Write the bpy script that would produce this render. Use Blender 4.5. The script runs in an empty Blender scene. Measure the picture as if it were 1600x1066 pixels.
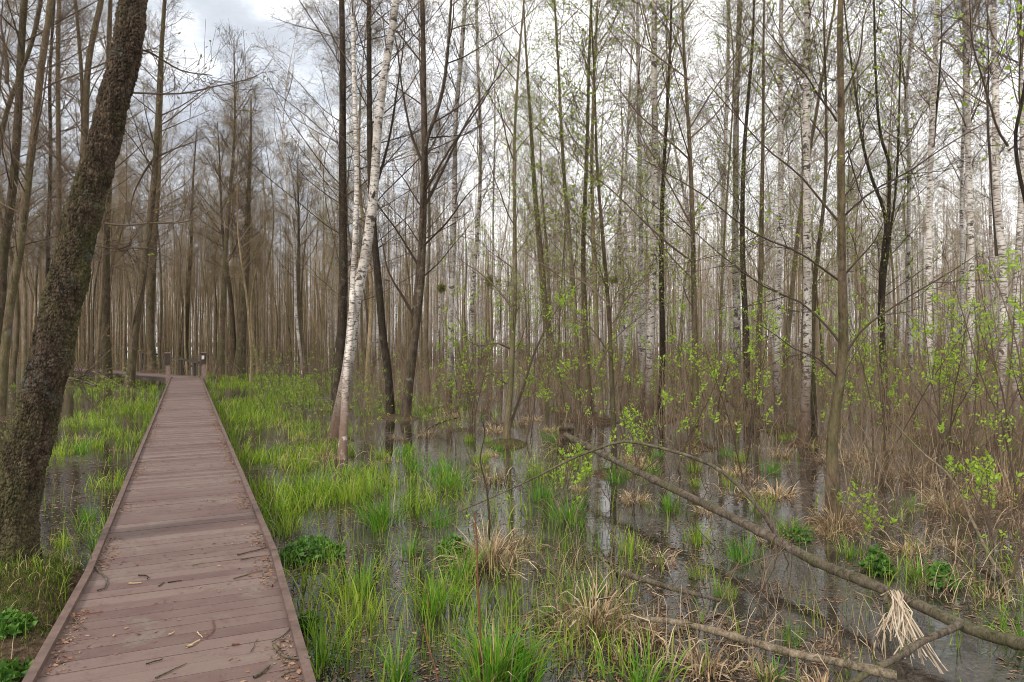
import bpy, math, numpy as np
from mathutils import Vector
R_ = math.radians
F = 1067.0      # focal length in photograph pixels (24 mm)
ZC = 2.05       # eye height above the water
HZ = 533.0
sc = bpy.context.scene
# ------------------------------------------------------------------ camera
cam_d = bpy.data.cameras.new("camera"); cam = bpy.data.objects.new("camera", cam_d)
sc.collection.objects.link(cam); cam.location = (0, 0, ZC); cam.rotation_euler = (R_(90), 0, 0)
cam_d.sensor_width = 36; cam_d.lens = 24.0; cam_d.clip_end = 3000; cam_d.clip_start = 0.05
sc.camera = cam
sc.view_settings.view_transform = 'Standard'; sc.view_settings.look = 'None'
sc.view_settings.exposure = 1.08; sc.view_settings.gamma = 1.0
try:
    sc.cycles.filter_width = 1.0
    sc.cycles.max_bounces = 6; sc.cycles.diffuse_bounces = 3; sc.cycles.glossy_bounces = 3; sc.cycles.transmission_bounces = 3
except Exception: pass
# ------------------------------------------------------------------ node helpers
class NT:
    def __init__(s, nt): s.nt = nt; nt.nodes.clear()
    def n(s, t, ins=None, **kw):
        o = s.nt.nodes.new(t)
        for k, v in kw.items(): setattr(o, k, v)
        for k, v in (ins or {}).items():
            i = o.inputs[k]
            if isinstance(v, bpy.types.NodeSocket): s.nt.links.new(v, i)
            else: i.default_value = v
        return o
    def ramp(s, fac, stops, interp='LINEAR'):
        o = s.n('ShaderNodeValToRGB', {0: fac}); cr = o.color_ramp; cr.interpolation = interp
        while len(cr.elements) < len(stops): cr.elements.new(0.5)
        for e, (p, c) in zip(cr.elements, stops):
            e.position = p; e.color = (*c, 1) if len(c) == 3 else c
        return o.outputs[0]
    def mix(s, f, a, b, mode='MIX'):
        o = s.n('ShaderNodeMix', data_type='RGBA', blend_type=mode)
        for i, v in ((0, f), (6, a), (7, b)):
            if isinstance(v, bpy.types.NodeSocket): s.nt.links.new(v, o.inputs[i])
            else: o.inputs[i].default_value = (*v, 1) if isinstance(v, tuple) and len(v) == 3 else v
        return o.outputs[2]
    def math(s, op, a, b=0.0, clamp=False):
        return s.n('ShaderNodeMath', {0: a, 1: b}, operation=op, use_clamp=clamp).outputs[0]
    def noise(s, vec, scale, detail=4, rough=0.55, dist=0.0):
        return s.n('ShaderNodeTexNoise', {'Vector': vec, 'Scale': scale, 'Detail': detail, 'Roughness': rough, 'Distortion': dist}).outputs[0]
    def mapv(s, vec, scale=(1, 1, 1), loc=(0, 0, 0)):
        return s.n('ShaderNodeMapping', {'Vector': vec, 'Scale': scale, 'Location': loc}).outputs[0]
    def smooth(s, v, a, b):
        return s.n('ShaderNodeMapRange', {0: v, 1: a, 2: b}, interpolation_type='SMOOTHSTEP').outputs[0]
# ------------------------------------------------------------------ sky and light
wd = bpy.data.worlds.new("World"); sc.world = wd; wd.use_nodes = True
t = NT(wd.node_tree)
sky = t.n('ShaderNodeTexSky', sky_type='NISHITA', sun_disc=False, sun_elevation=R_(40), sun_rotation=R_(-138))
co = t.n('ShaderNodeTexCoord').outputs['Generated']
n1 = t.noise(t.mapv(co, (1.2, 1.2, 2.6), (3.1, 0.4, 0.0)), 1.9, 6, 0.58, 0.3)
n2 = t.noise(t.mapv(co, (1, 1, 3.0), (0.3, 5.4, 2.0)), 5.0, 5, 0.6)
sx = t.n('ShaderNodeSeparateXYZ', {0: co})
left = t.smooth(sx.outputs[0], 0.0, -0.42)          # a darker bank of cloud stands to the left
f = t.math('ADD', t.math('MULTIPLY', n1, 1.0), t.math('MULTIPLY', n2, 0.35))
f = t.math('SUBTRACT', f, t.math('MULTIPLY', left, 0.25))
cl = t.ramp(f, [(0.34, (0.29, 0.308, 0.34)), (0.45, (0.37, 0.39, 0.42)), (0.52, (0.54, 0.56, 0.59)), (0.62, (0.80, 0.79, 0.775))])
b1 = t.n('ShaderNodeBackground', {'Color': sky.outputs[0], 'Strength': 0.10})
b2 = t.n('ShaderNodeBackground', {'Color': cl, 'Strength': 1.05})
mx = t.n('ShaderNodeMixShader', {0: 0.93, 1: b1.outputs[0], 2: b2.outputs[0]})
t.n('ShaderNodeOutputWorld', {'Surface': mx.outputs[0]})
sd = bpy.data.lights.new("sun", 'SUN'); sd.energy = 1.5; sd.angle = R_(14); sd.color = (1.0, 0.93, 0.82)
so = bpy.data.objects.new("sun", sd); sc.collection.objects.link(so)
so.rotation_euler = (R_(50), 0, R_(-42)); so.location = (0, 0, 30)   # high, from behind the viewer's left shoulder
# ------------------------------------------------------------------ materials
def mat(name, fn, **kw):
    m = bpy.data.materials.new(name); m.use_nodes = True; t = NT(m.node_tree)
    s = fn(t, **kw); t.n('ShaderNodeOutputMaterial', {'Surface': s}); return m
def pbsdf(t, col, rough=0.8, nrm=None, spec=0.3, **kw):
    d = {'Base Color': col, 'Roughness': rough, 'Specular IOR Level': spec}
    if nrm is not None: d['Normal'] = nrm
    d.update(kw)
    return t.n('ShaderNodeBsdfPrincipled', d).outputs[0]
def bump(t, h, strength=0.5, dist=0.02):
    return t.n('ShaderNodeBump', {'Height': h, 'Strength': strength, 'Distance': dist}).outputs[0]
def objco(t): return t.n('ShaderNodeTexCoord').outputs['Object']
def orand(t): return t.n('ShaderNodeObjectInfo').outputs['Random']
def isl(t): return t.n('ShaderNodeNewGeometry').outputs['Random Per Island']

def m_bark(t, dark, light, moss=0.3, near=False, lichen=(0.2, 0.2, 0.17), fine=1.0, rand=True):
    o = objco(t); v = t.mapv(o, (1, 1, 0.35))
    a = t.noise(v, 9 * fine, 6, 0.65, 0.6); b = t.noise(v, 38 * fine, 5, 0.7)
    h = t.math('ADD', t.math('MULTIPLY', a, 0.6), t.math('MULTIPLY', b, 0.5))
    col = t.ramp(h, [(0.42, dark), (0.66, light)])
    lic = t.smooth(t.noise(o, 5.5, 5, 0.7), 0.56, 0.68)
    col = t.mix(t.math('MULTIPLY', lic, 0.55), col, lichen)
    g = t.smooth(t.noise(t.mapv(o, (1, 1, 0.4), (4, 2, 1)), 2.3, 4, 0.6), 0.42, 0.62)
    col = t.mix(t.math('MULTIPLY', g, moss), col, (0.085, 0.095, 0.028))
    if rand: col = t.mix(1.0, col, t.ramp(orand(t), [(0, (0.42, 0.40, 0.38)), (.5, (0.85, 0.84, 0.82)), (1, (1.3, 1.25, 1.2))]), 'MULTIPLY')
    if near:
        vo = t.n('ShaderNodeTexVoronoi', {'Vector': t.mapv(o, (1, 1, .4)), 'Scale': 70.0}); cs = t.n('ShaderNodeSeparateXYZ', {0: vo.outputs['Color']}).outputs[0]
        col = t.mix(.6, col, t.ramp(cs, [(0, (.45, .44, .42)), (.75, (1.05, 1.02, .98)), (1, (1.9, 1.85, 1.8))]), 'MULTIPLY')
        vl = t.n('ShaderNodeTexVoronoi', {'Vector': o, 'Scale': 46.0}); lc = t.n('ShaderNodeSeparateXYZ', {0: vl.outputs['Color']}).outputs[1]
        zone = t.smooth(t.noise(o, 3.2, 4, .65), .54, .66)
        col = t.mix(t.math('MULTIPLY', zone, t.smooth(lc, .62, .8)), col, (.09, .10, .08))
        h = t.math('SUBTRACT', h, t.math('MULTIPLY', vo.outputs['Distance'], .5))
    return pbsdf(t, col, 0.9, bump(t, h, 0.9, 0.03), 0.2)
def m_birch(t):
    o = objco(t)
    rn = orand(t); o = t.n('ShaderNodeVectorMath', {0: o, 1: t.n('ShaderNodeCombineXYZ', {0: t.math('MULTIPLY', rn, 37.0), 1: t.math('MULTIPLY', rn, 11.0), 2: 0.0}).outputs[0]}, operation='ADD').outputs[0]
    sh_ = t.math('MULTIPLY', t.math('SUBTRACT', rn, 0.5), 0.09)
    w = t.noise(o, 3.0, 4, 0.6)
    col = t.ramp(w, [(0.33, (0.33, 0.285, 0.25)), (0.58, (0.62, 0.58, 0.535))])
    d1 = t.noise(t.mapv(o, (10, 10, 40)), 1.0, 3, 0.65)
    k1 = t.smooth(t.math('ADD', d1, sh_), 0.52, 0.62)
    d2 = t.noise(t.mapv(o, (4.5, 4.5, 8)), 1.0, 4, 0.7, 1.2)
    k2 = t.smooth(t.math('SUBTRACT', d2, sh_), 0.56, 0.60)
    col = t.mix(t.math('MULTIPLY', k1, 0.85), col, (0.085, 0.07, 0.06))
    col = t.mix(t.math('MULTIPLY', k2, 0.9), col, (0.045, 0.038, 0.032))
    z = t.n('ShaderNodeSeparateXYZ', {0: o}).outputs[2]
    base = t.math('MULTIPLY', t.smooth(z, 2.6, 0.1), t.smooth(t.noise(t.mapv(o, (1, 1, .3)), 7, 5, 0.7), 0.24, 0.46))
    col = t.mix(base, col, (0.13, 0.085, 0.06))
    col = t.mix(1.0, col, t.ramp(orand(t), [(0, (0.74, 0.72, 0.70)), (1, (1.1, 1.08, 1.06))]), 'MULTIPLY')
    h = t.math('SUBTRACT', w, t.math('MULTIPLY', k2, 0.5))
    return pbsdf(t, col, 0.8, bump(t, h, 0.5, 0.02), 0.25)
def m_twig(t, a, b):
    col = t.ramp(isl(t), [(0, a), (1, b)])
    col = t.mix(1.0, col, t.ramp(orand(t), [(0, (0.75, 0.73, 0.7)), (1, (1.2, 1.18, 1.15))]), 'MULTIPLY')
    return pbsdf(t, col, 0.85, None, 0.2)
def m_leafy(t, cols, trans=0.35, rough=0.55, patch=None):
    col = t.ramp(isl(t), [(i / (len(cols) - 1), c) for i, c in enumerate(cols)])
    if patch:
        col = t.mix(t.smooth(t.noise(objco(t), patch[0], 3), 0.42, 0.6), col, t.mix(1.0, col, patch[1], 'MULTIPLY'))
    p = pbsdf(t, col, rough, None, 0.35)
    tr = t.n('ShaderNodeBsdfTranslucent', {'Color': t.mix(1.0, col, (1.3, 1.3, 0.7), 'MULTIPLY')}).outputs[0]
    return t.n('ShaderNodeMixShader', {0: trans, 1: p, 2: tr}).outputs[0]
def m_deck(t):
    o = objco(t); i = isl(t)
    v = t.n('ShaderNodeTexCoord').outputs['UV']
    a = t.noise(t.mapv(o, (1, 1, 1)), 1.6, 5, 0.65); 
    g = t.noise(t.mapv(v, (3, 120, 1)), 1.0, 5, 0.7)
    st = t.noise(t.mapv(o, (1.5, 1.5, 1)), 5.5, 6, 0.7, 0.5)
    col = t.ramp(i, [(0, (0.108, 0.058, 0.050)), (0.5, (0.148, 0.093, 0.080)), (1, (0.196, 0.136, 0.115))])
    col = t.mix(t.math('MULTIPLY', t.smooth(a, 0.35, 0.65), 0.45), col, (0.180, 0.134, 0.112))
    col = t.mix(t.math('MULTIPLY', t.smooth(st, 0.50, 0.70), 0.6), col, (0.115, 0.065, 0.055))
    col = t.mix(0.35, col, t.ramp(g, [(0.3, (0.35, 0.35, 0.35)), (0.7, (1.3, 1.3, 1.3))]), 'MULTIPLY')
    wet = t.smooth(t.noise(t.mapv(o, (.8, .8, 1), (9, 4, 0)), 3.1, 6, .75, .3), .55, .66)
    col = t.mix(t.math('MULTIPLY', wet, .55), col, (0.19, 0.165, 0.13))
    return pbsdf(t, col, t.math('ADD', t.math('MULTIPLY', st, 0.3), 0.45), bump(t, g, 0.25, 0.004), 0.35)
def m_kerb(t):
    o = objco(t); a = t.noise(o, 9, 6, 0.7)
    col = t.ramp(a, [(0.35, (0.085, 0.055, 0.045)), (0.65, (0.165, 0.11, 0.09))])
    return pbsdf(t, col, 0.7, bump(t, a, 0.4, 0.006), 0.3)
def m_plain(t, col, rough=0.7, var=0.25, scale=12):
    a = t.noise(objco(t), scale, 5, 0.6)
    c = t.mix(1.0, col, t.ramp(a, [(0.3, (1 - var,) * 3), (0.7, (1 + var,) * 3)]), 'MULTIPLY')
    return pbsdf(t, c, rough, bump(t, a, 0.3, 0.01), 0.3)
def m_ground(t):
    g = t.n('ShaderNodeNewGeometry'); p = g.outputs['Position']
    a = t.noise(p, 1.4, 6, 0.65); b = t.noise(p, 14, 6, 0.75); c = t.noise(t.mapv(p, (1, 1, 1), (7, 3, 0)), 0.22, 4, 0.6)
    col = t.ramp(b, [(0.32, (0.022, 0.015, 0.010)), (0.52, (0.085, 0.055, 0.034)), (0.70, (0.19, 0.13, 0.08))])
    col = t.mix(t.math('MULTIPLY', t.smooth(t.math('ADD', a, t.math('MULTIPLY', c, 0.6)), 0.78, 0.95), 0.75), col, t.ramp(b, [(0.3, (0.035, 0.055, 0.012)), (0.7, (0.12, 0.17, 0.035))]))
    return pbsdf(t, col, 0.95, bump(t, b, 0.8, 0.05), 0.15)
def m_water(t):
    g = t.n('ShaderNodeNewGeometry'); p = g.outputs['Position']
    a = t.noise(p, 0.55, 5, 0.6); b = t.noise(t.mapv(p, (1, 1, 1), (3, 9, 0)), 3.2, 6, 0.7, 0.6)
    film = t.smooth(t.math('ADD', t.math('MULTIPLY', a, 0.7), t.math('MULTIPLY', b, 0.5)), 0.56, 0.74)
    fl = t.math('MULTIPLY', film, t.smooth(t.noise(p, 28, 4, 0.8), 0.36, 0.60))
    col = t.mix(fl, (0.020, 0.016, 0.013), t.ramp(t.noise(p, 45, 3, 0.7), [(0.35, (0.035, 0.025, 0.020)), (0.65, (0.135, 0.110, 0.095))]))
    r1 = t.noise(t.mapv(p, (1, 2.2, 1)), 3.0, 4, 0.6, 0.4)
    r2 = t.noise(t.mapv(p, (1, 1.4, 1)), 34, 4, 0.75)
    h = t.math('ADD', r1, t.math('MULTIPLY', t.math('MULTIPLY', r2, t.math('ADD', t.math('MULTIPLY', film, 1.0), 0.12)), 0.10))
    rough = t.math('ADD', t.math('MULTIPLY', fl, 0.28), 0.035)
    return pbsdf(t, col, rough, bump(t, h, 0.065, 0.05), 0.5, IOR=1.85)

M = dict(
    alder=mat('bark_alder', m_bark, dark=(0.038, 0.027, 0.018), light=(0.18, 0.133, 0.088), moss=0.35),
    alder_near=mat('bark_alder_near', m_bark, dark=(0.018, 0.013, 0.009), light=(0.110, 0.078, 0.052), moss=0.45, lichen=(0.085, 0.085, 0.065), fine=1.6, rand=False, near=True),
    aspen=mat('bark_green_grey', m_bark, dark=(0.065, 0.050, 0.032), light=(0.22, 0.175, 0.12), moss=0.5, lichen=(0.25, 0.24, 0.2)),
    alder_far=mat('bark_alder_far_haze', m_bark, dark=(0.10, 0.072, 0.047), light=(0.34, 0.26, 0.175), moss=0.45, lichen=(0.22, 0.19, 0.15)),  # alder bark lightened for the wood behind: distance haze put into the colour
    black=mat('bark_black', m_bark, dark=(0.016, 0.012, 0.010), light=(0.095, 0.070, 0.052), moss=0.1),
    logp=mat('bark_log_pale', m_bark, dark=(0.06, 0.045, 0.03), light=(0.33, 0.26, 0.185), moss=0.1, lichen=(0.5, 0.45, 0.36), fine=2.4, rand=False),
    log=mat('bark_log', m_bark, dark=(0.028, 0.021, 0.015), light=(0.19, 0.150, 0.110), moss=0.35, lichen=(0.27, 0.25, 0.21), fine=2.2, rand=False),
    birch=mat('bark_birch', m_birch),
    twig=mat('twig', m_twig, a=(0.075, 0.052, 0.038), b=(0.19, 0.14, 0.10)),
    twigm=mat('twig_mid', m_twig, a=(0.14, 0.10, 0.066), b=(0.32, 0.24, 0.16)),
    twigf=mat('twig_far_haze', m_twig, a=(0.20, 0.145, 0.092), b=(0.40, 0.305, 0.205)),  # paler copy of the twig colour, haze of distance painted in
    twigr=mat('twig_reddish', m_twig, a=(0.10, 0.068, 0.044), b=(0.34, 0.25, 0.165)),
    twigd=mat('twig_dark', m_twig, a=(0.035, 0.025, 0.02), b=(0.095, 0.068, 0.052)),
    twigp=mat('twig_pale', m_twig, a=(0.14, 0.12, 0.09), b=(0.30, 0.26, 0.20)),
    bud=mat('bud', m_leafy, cols=[(0.15, 0.11, 0.05), (0.19, 0.18, 0.055), (0.27, 0.29, 0.08)]),
    budg=mat('bud_green', m_leafy, cols=[(0.16, 0.17, 0.04), (0.24, 0.31, 0.05), (0.33, 0.43, 0.07)], trans=.4),
    leaf=mat('leaf', m_leafy, cols=[(0.20, 0.33, 0.03), (0.30, 0.46, 0.05), (0.40, 0.52, 0.09)], trans=0.45),
    herb=mat('herb', m_leafy, cols=[(0.035, 0.09, 0.015), (0.075, 0.18, 0.025), (0.14, 0.28, 0.045)], trans=0.3),
    grass=mat('grass', m_leafy, cols=[(0.09, 0.165, 0.010), (0.16, 0.28, 0.014), (0.24, 0.37, 0.024), (0.33, 0.41, 0.05), (0.33, 0.29, 0.12)], trans=0.4, patch=(0.9, (0.7, 0.8, 0.8))),
    sedge=mat('sedge', m_leafy, cols=[(0.045, 0.15, 0.012), (0.09, 0.25, 0.02), (0.16, 0.34, 0.035)], trans=0.35),
    moss=mat('moss', m_leafy, cols=[(0.045, 0.065, 0.010), (0.09, 0.13, 0.018), (0.18, 0.20, 0.04)], trans=.15, rough=.9),
    straw=mat('straw', m_leafy, cols=[(0.26, 0.16, 0.085), (0.42, 0.30, 0.17), (0.60, 0.47, 0.31)], trans=0.15, rough=0.7),
    strawp=mat('straw_pale', m_leafy, cols=[(0.30, 0.22, 0.15), (0.46, 0.37, 0.27), (0.60, 0.51, 0.40)], trans=0.1, rough=0.75),
    strawd=mat('straw_dark', m_leafy, cols=[(0.10, 0.065, 0.04), (0.24, 0.16, 0.095), (0.50, 0.39, 0.26)], trans=0.1, rough=0.8),
    litter=mat('litter', m_leafy, cols=[(0.07, 0.035, 0.02), (0.20, 0.10, 0.055), (0.33, 0.21, 0.13), (0.13, 0.07, 0.05)], trans=0.05, rough=0.8),
    deck=mat('deck_boards', m_deck), kerb=mat('deck_edge', m_kerb),
    post=mat('post_wood', m_plain, col=(0.23, 0.16, 0.14)), postd=mat('post_cap', m_plain, col=(0.06, 0.04, 0.035)),
    railw=mat('rail_wood', m_plain, col=(0.07, 0.055, 0.045)),
    plate=mat('plate', m_plain, col=(0.62, 0.60, 0.58), var=0.1), cut=mat('cut_wood', m_plain, col=(0.42, 0.30, 0.18), var=0.3, scale=40),
    beam=mat('beam', m_plain, col=(0.05, 0.04, 0.035)), ground=mat('ground_peat', m_ground), water=mat('swamp_water', m_water),
    mist=mat('mistletoe', m_leafy, cols=[(0.14, 0.14, 0.04), (0.28, 0.26, 0.07)], trans=0.2),
    redstem=mat('red_stem', m_twig, a=(0.13, 0.05, 0.03), b=(0.2, 0.08, 0.05)),
)
# ------------------------------------------------------------------ geometry helpers
rng = np.random.default_rng(7)
def nrm(v): return v / (np.linalg.norm(v, axis=-1, keepdims=True) + 1e-12)
def W(px, py, Y): return ((px - 800) / F * Y, Y, ZC - (py - HZ) / F * Y)
def gY(py, z=0.0): return (ZC - z) * F / (py - HZ)
def g(px, py, z=0.0): Y = gY(py, z); return ((px - 800) / F * Y, Y)
def topx(X, Y): return 800 + X / Y * F
_H = np.random.default_rng(11).random((64, 64, 64)).astype(np.float32)
def noise3(p):
    i = np.floor(p).astype(int); f = p - i; f = f * f * (3 - 2 * f); i &= 63; j = (i + 1) & 63
    r = 0
    for a in (0, 1):
        for b in (0, 1):
            for c in (0, 1):
                w = (f[..., 0] if a else 1 - f[..., 0]) * (f[..., 1] if b else 1 - f[..., 1]) * (f[..., 2] if c else 1 - f[..., 2])
                r = r + w * _H[(j if a else i)[..., 0], (j if b else i)[..., 1], (j if c else i)[..., 2]]
    return r
def fbm(p, o=4):
    s = 0; a = 0.5
    for k in range(o): s = s + a * noise3(p * 2 ** k + 17.3 * k); a *= 0.5
    return s / (1 - 0.5 ** o)

def worley(p):
    """F2 - F1 of a jittered lattice"""
    sh = p.shape[:-1]; p = p.reshape(-1, 3); out = np.empty(len(p))
    J = np.random.default_rng(5).random((32, 32, 32, 3)).astype(np.float32)
    for c in range(0, len(p), 60000):
        q = p[c:c + 60000]; i = np.floor(q).astype(int); best = np.full((len(q), 2), 9.0)
        for a in (-1, 0, 1):
            for b in (-1, 0, 1):
                for d in (-1, 0, 1):
                    k = i + [a, b, d]; m = k & 31; t_ = ((k + J[m[:, 0], m[:, 1], m[:, 2]] - q) ** 2).sum(1)
                    lo = np.minimum(best[:, 0], t_); best[:, 1] = np.minimum(best[:, 1], np.maximum(best[:, 0], t_)); best[:, 0] = lo
        best = np.sqrt(best); out[c:c + 60000] = best[:, 1] - best[:, 0]
    return out.reshape(sh)

class G:
    """collects quads for ONE mesh"""
    def __init__(s): s.v = []; s.f = []; s.m = []; s.n = 0; s.uv = []
    def add(s, v, f, mi=0, uv=None):
        v = np.asarray(v, np.float32).reshape(-1, 3); f = np.asarray(f, np.int32).reshape(-1, 4)
        s.v.append(v); s.f.append(f + s.n); s.n += len(v); s.m.append(np.full(len(f), mi, np.int32))
        s.uv.append(uv if uv is not None else np.zeros((len(v), 2), np.float32))
    def tubes(s, P, R, S=5, mi=0):
        P = np.asarray(P, float); R = np.asarray(R, float)
        B, N, _ = P.shape
        T = nrm(np.gradient(P, axis=1))
        mt = nrm(P[:, -1] - P[:, 0]); ref = np.where(np.abs(mt[:, 2:3]) > 0.8, [[1.0, 0.03, 0]], [[0.02, 0, 1.0]])[:, None, :]
        U = nrm(np.cross(T, ref)); V = np.cross(T, U)
        a = np.arange(S) / S * 2 * np.pi
        ring = P[:, :, None, :] + R[:, :, None, None] * (np.cos(a)[:, None] * U[:, :, None, :] + np.sin(a)[:, None] * V[:, :, None, :])
        idx = np.arange(B * N * S).reshape(B, N, S)
        q = np.stack([idx[:, :-1, :], np.roll(idx, -1, 2)[:, :-1, :], np.roll(idx, -1, 2)[:, 1:, :], idx[:, 1:, :]], -1)
        s.add(ring.reshape(-1, 3), q.reshape(-1, 4), mi)
    def ribbons(s, P, Wd, side, mi=0):
        """blades: P (B,N,3), widths (B,N), side (B,3)"""
        B, N, _ = P.shape
        a = P - side[:, None, :] * Wd[:, :, None] * 0.5; b = P + side[:, None, :] * Wd[:, :, None] * 0.5
        v = np.stack([a, b], 2); idx = np.arange(B * N * 2).reshape(B, N, 2)
        q = np.stack([idx[:, :-1, 0], idx[:, :-1, 1], idx[:, 1:, 1], idx[:, 1:, 0]], -1)
        s.add(v.reshape(-1, 3), q.reshape(-1, 4), mi)
    def leaves(s, C, L, wr=0.45, mi=0, up=0.3, r=rng, D=None):
        """leaf = folded diamond at C (B,3), length L (B,)"""
        B = len(C)
        d = r.normal(size=(B, 3)); d[:, 2] += up
        if D is not None: d = D * 2 + d * 0.7
        d = nrm(d); sd = nrm(np.cross(d, r.normal(size=(B, 3)))); nn = np.cross(d, sd)
        L = np.asarray(L)[:, None]
        v = np.stack([C, C + d * L * 0.5 + sd * L * wr * 0.5 + nn * L * 0.08, C + d * L, C + d * L * 0.5 - sd * L * wr * 0.5 + nn * L * 0.08], 1)
        s.add(v.reshape(-1, 3), np.arange(B * 4).reshape(B, 4), mi)
    def box(s, c, sz, ang=0.0, mi=0, uv=None):
        x, y, z = np.array(sz) / 2; v = np.array([[i, j, k] for i in (-x, x) for j in (-y, y) for k in (-z, z)])
        ca, sa = math.cos(ang), math.sin(ang)
        v = np.stack([v[:, 0] * ca - v[:, 1] * sa, v[:, 0] * sa + v[:, 1] * ca, v[:, 2]], 1) + np.array(c)
        s.add(v, [[0, 1, 3, 2], [4, 6, 7, 5], [0, 4, 5, 1], [2, 3, 7, 6], [0, 2, 6, 4], [1, 5, 7, 3]], mi, uv)
    def build(s, name, mats, parent=None, smooth=True, loc=None):
        v = np.concatenate(s.v); f = np.concatenate(s.f); m = np.concatenate(s.m)
        me = bpy.data.meshes.new(name)
        me.vertices.add(len(v)); me.vertices.foreach_set('co', v.ravel())
        me.loops.add(f.size); me.loops.foreach_set('vertex_index', f.ravel())
        me.polygons.add(len(f)); me.polygons.foreach_set('loop_start', np.arange(0, f.size, 4, dtype=np.int32))
        me.polygons.foreach_set('loop_total', np.full(len(f), 4, np.int32))
        me.polygons.foreach_set('material_index', m)
        me.polygons.foreach_set('use_smooth', np.full(len(f), smooth))
        if any(u.any() for u in s.uv):
            uv = np.concatenate(s.uv)[f.ravel()]
            l = me.uv_layers.new(name='UVMap'); l.data.foreach_set('uv', uv.astype(np.float32).ravel())
        me.update(calc_edges=True)
        for k in mats: me.materials.append(M[k])
        o = bpy.data.objects.new(name, me); sc.collection.objects.link(o)
        if parent: o.parent = parent
        if loc is not None: o.location = loc
        return o
def tag(o, label=None, cat=None, group=None, kind=None):
    for k, v in (('label', label), ('category', cat), ('group', group), ('kind', kind)):
        if v: o[k] = v
    return o
def thing(name, loc, label, cat, group=None):
    o = bpy.data.objects.new(name, None); sc.collection.objects.link(o); o.location = loc; o.empty_display_size = 0.2
    return tag(o, label, cat, group)
def resample(pts, n, wig=0.0, r=rng):
    """smooth curve through pts"""
    p = np.asarray(pts, float)
    if len(p) > 2:
        q = [p[0]]
        e = np.vstack([2 * p[0] - p[1], p, 2 * p[-1] - p[-2]])
        for i in range(1, len(e) - 2):
            for u in np.linspace(0, 1, 9)[1:]:
                a, b, c, d = e[i - 1:i + 3]
                q.append(0.5 * (2 * b + (c - a) * u + (2 * a - 5 * b + 4 * c - d) * u ** 2 + (3 * b - a - 3 * c + d) * u ** 3))
        p = np.array(q)
    d = np.r_[0, np.cumsum(np.linalg.norm(np.diff(p, axis=0), axis=1))]
    u = np.linspace(0, d[-1], n); out = np.stack([np.interp(u, d, p[:, k]) for k in range(3)], 1)
    if wig:
        ph = r.random((3, 3)) * 6.28; ln = d[-1]
        for k in range(3):
            for j in range(3):
                out[:, k] += wig / (j + 1) * np.sin(u / ln * (j + 2) * 4.1 + ph[k, j]) * np.minimum(1, np.arange(n) / 3) * (0.3 if k == 2 else 1)
    return out
def kids(P, R, n, t0, t1, L, ang, up, npts, wig, r, rr=0.55, rmin=0.0015, bias=1.0, lt=0.6, flat=0.0, th=1.0):
    """child curves growing off parent curves P (B,N,3). L = length at the foot of the range"""
    B, N, _ = P.shape
    t = (np.arange(n)[None, :] + r.random((B, n))) / n; t = t0 + (t1 - t0) * t ** bias
    x = t * (N - 1); i = np.minimum(x.astype(int), N - 2); f = (x - i)[..., None]; bi = np.arange(B)[:, None]
    p0 = P[bi, i] * (1 - f) + P[bi, i + 1] * f; T = nrm(P[bi, i + 1] - P[bi, i])
    r0 = R[bi, i] * (1 - f[..., 0]) + R[bi, i + 1] * f[..., 0]
    rv = r.normal(size=p0.shape); rv[..., 2] *= (1 - flat)
    pr = nrm(rv - (rv * T).sum(-1, keepdims=True) * T)
    an = ang * (0.75 + 0.5 * r.random((B, n, 1)))
    d = np.cos(an) * T + np.sin(an) * pr
    uu = (t - t0) / max(1e-6, t1 - t0)
    ln = L * (0.62 + 0.38 * np.sin(np.pi * (uu * .8 + .08))) * (1 - lt * uu ** 2.2) * (0.5 + 0.8 * r.random((B, n)))
    st = ln / (npts - 1); pts = [p0]; cur = d
    for k in range(npts - 1):
        cur = nrm(cur + np.array([0, 0, up]) / (npts - 1) + r.normal(size=cur.shape) * wig)
        pts.append(pts[-1] + cur * st[..., None])
    C = np.stack(pts, 2).reshape(B * n, npts, 3)
    rb = np.maximum(np.minimum(r0 * rr, (0.0065 * ln + 0.0015) * th), rmin).reshape(-1)
    CR = rb[:, None] * np.linspace(1, 0.35, npts)[None, :]
    return C, np.maximum(CR, rmin * 0.6)
def crownmesh(gm, P, R, spec, r, lvl0=None, leafmi=None):
    """adds L1..L3 of a tree to G; spec: n1,t0,t1,L1,ang,up,n2,L2,n3,L3,rt,leaf,ls"""
    if lvl0 is None:
        a, ar = kids(P, R, spec['n1'], spec['t0'], spec.get('t1', 0.985), spec['L1'], spec['ang'], spec['up'], 8, 0.07, r, 0.5, 0.006, lt=spec.get('lt', 0.7), th=spec.get('th', 1))
        gm.tubes(a, ar, 5)
    else: a, ar = lvl0
    b, br = kids(a, ar, spec['n2'], 0.12, 0.98, spec['L2'], 0.85, spec.get('up2', 0.15), 5, 0.12, r, 0.6, spec['rt'] * 1.4, lt=0.5, flat=0.3, th=spec.get('th', 1))
    gm.tubes(b, br, 3)
    c, cr = kids(b, br, spec['n3'], 0.15, 1.0, spec['L3'], 0.8, 0.12, 3, 0.2, r, 0.7, spec['rt'], lt=0.4)
    gm.tubes(c, cr, 3)
    if spec.get('leaf', 0) > 0:
        n = int(len(c) * spec['leaf']); k = r.integers(0, len(c), n); q = r.integers(1, 3, n)
        C = c[k, q] + r.normal(size=(n, 3)) * 0.015
        gm.leaves(C, spec['ls'] * (0.6 + 0.8 * r.random(n)), 0.5, 1, 0.4, r)
ALD = dict(n1=46, t0=0.24, L1=3.1, ang=0.95, up=0.25, n2=11, L2=1.0, n3=8, L3=0.45, rt=0.0026, leaf=0.9, ls=0.028)
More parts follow.
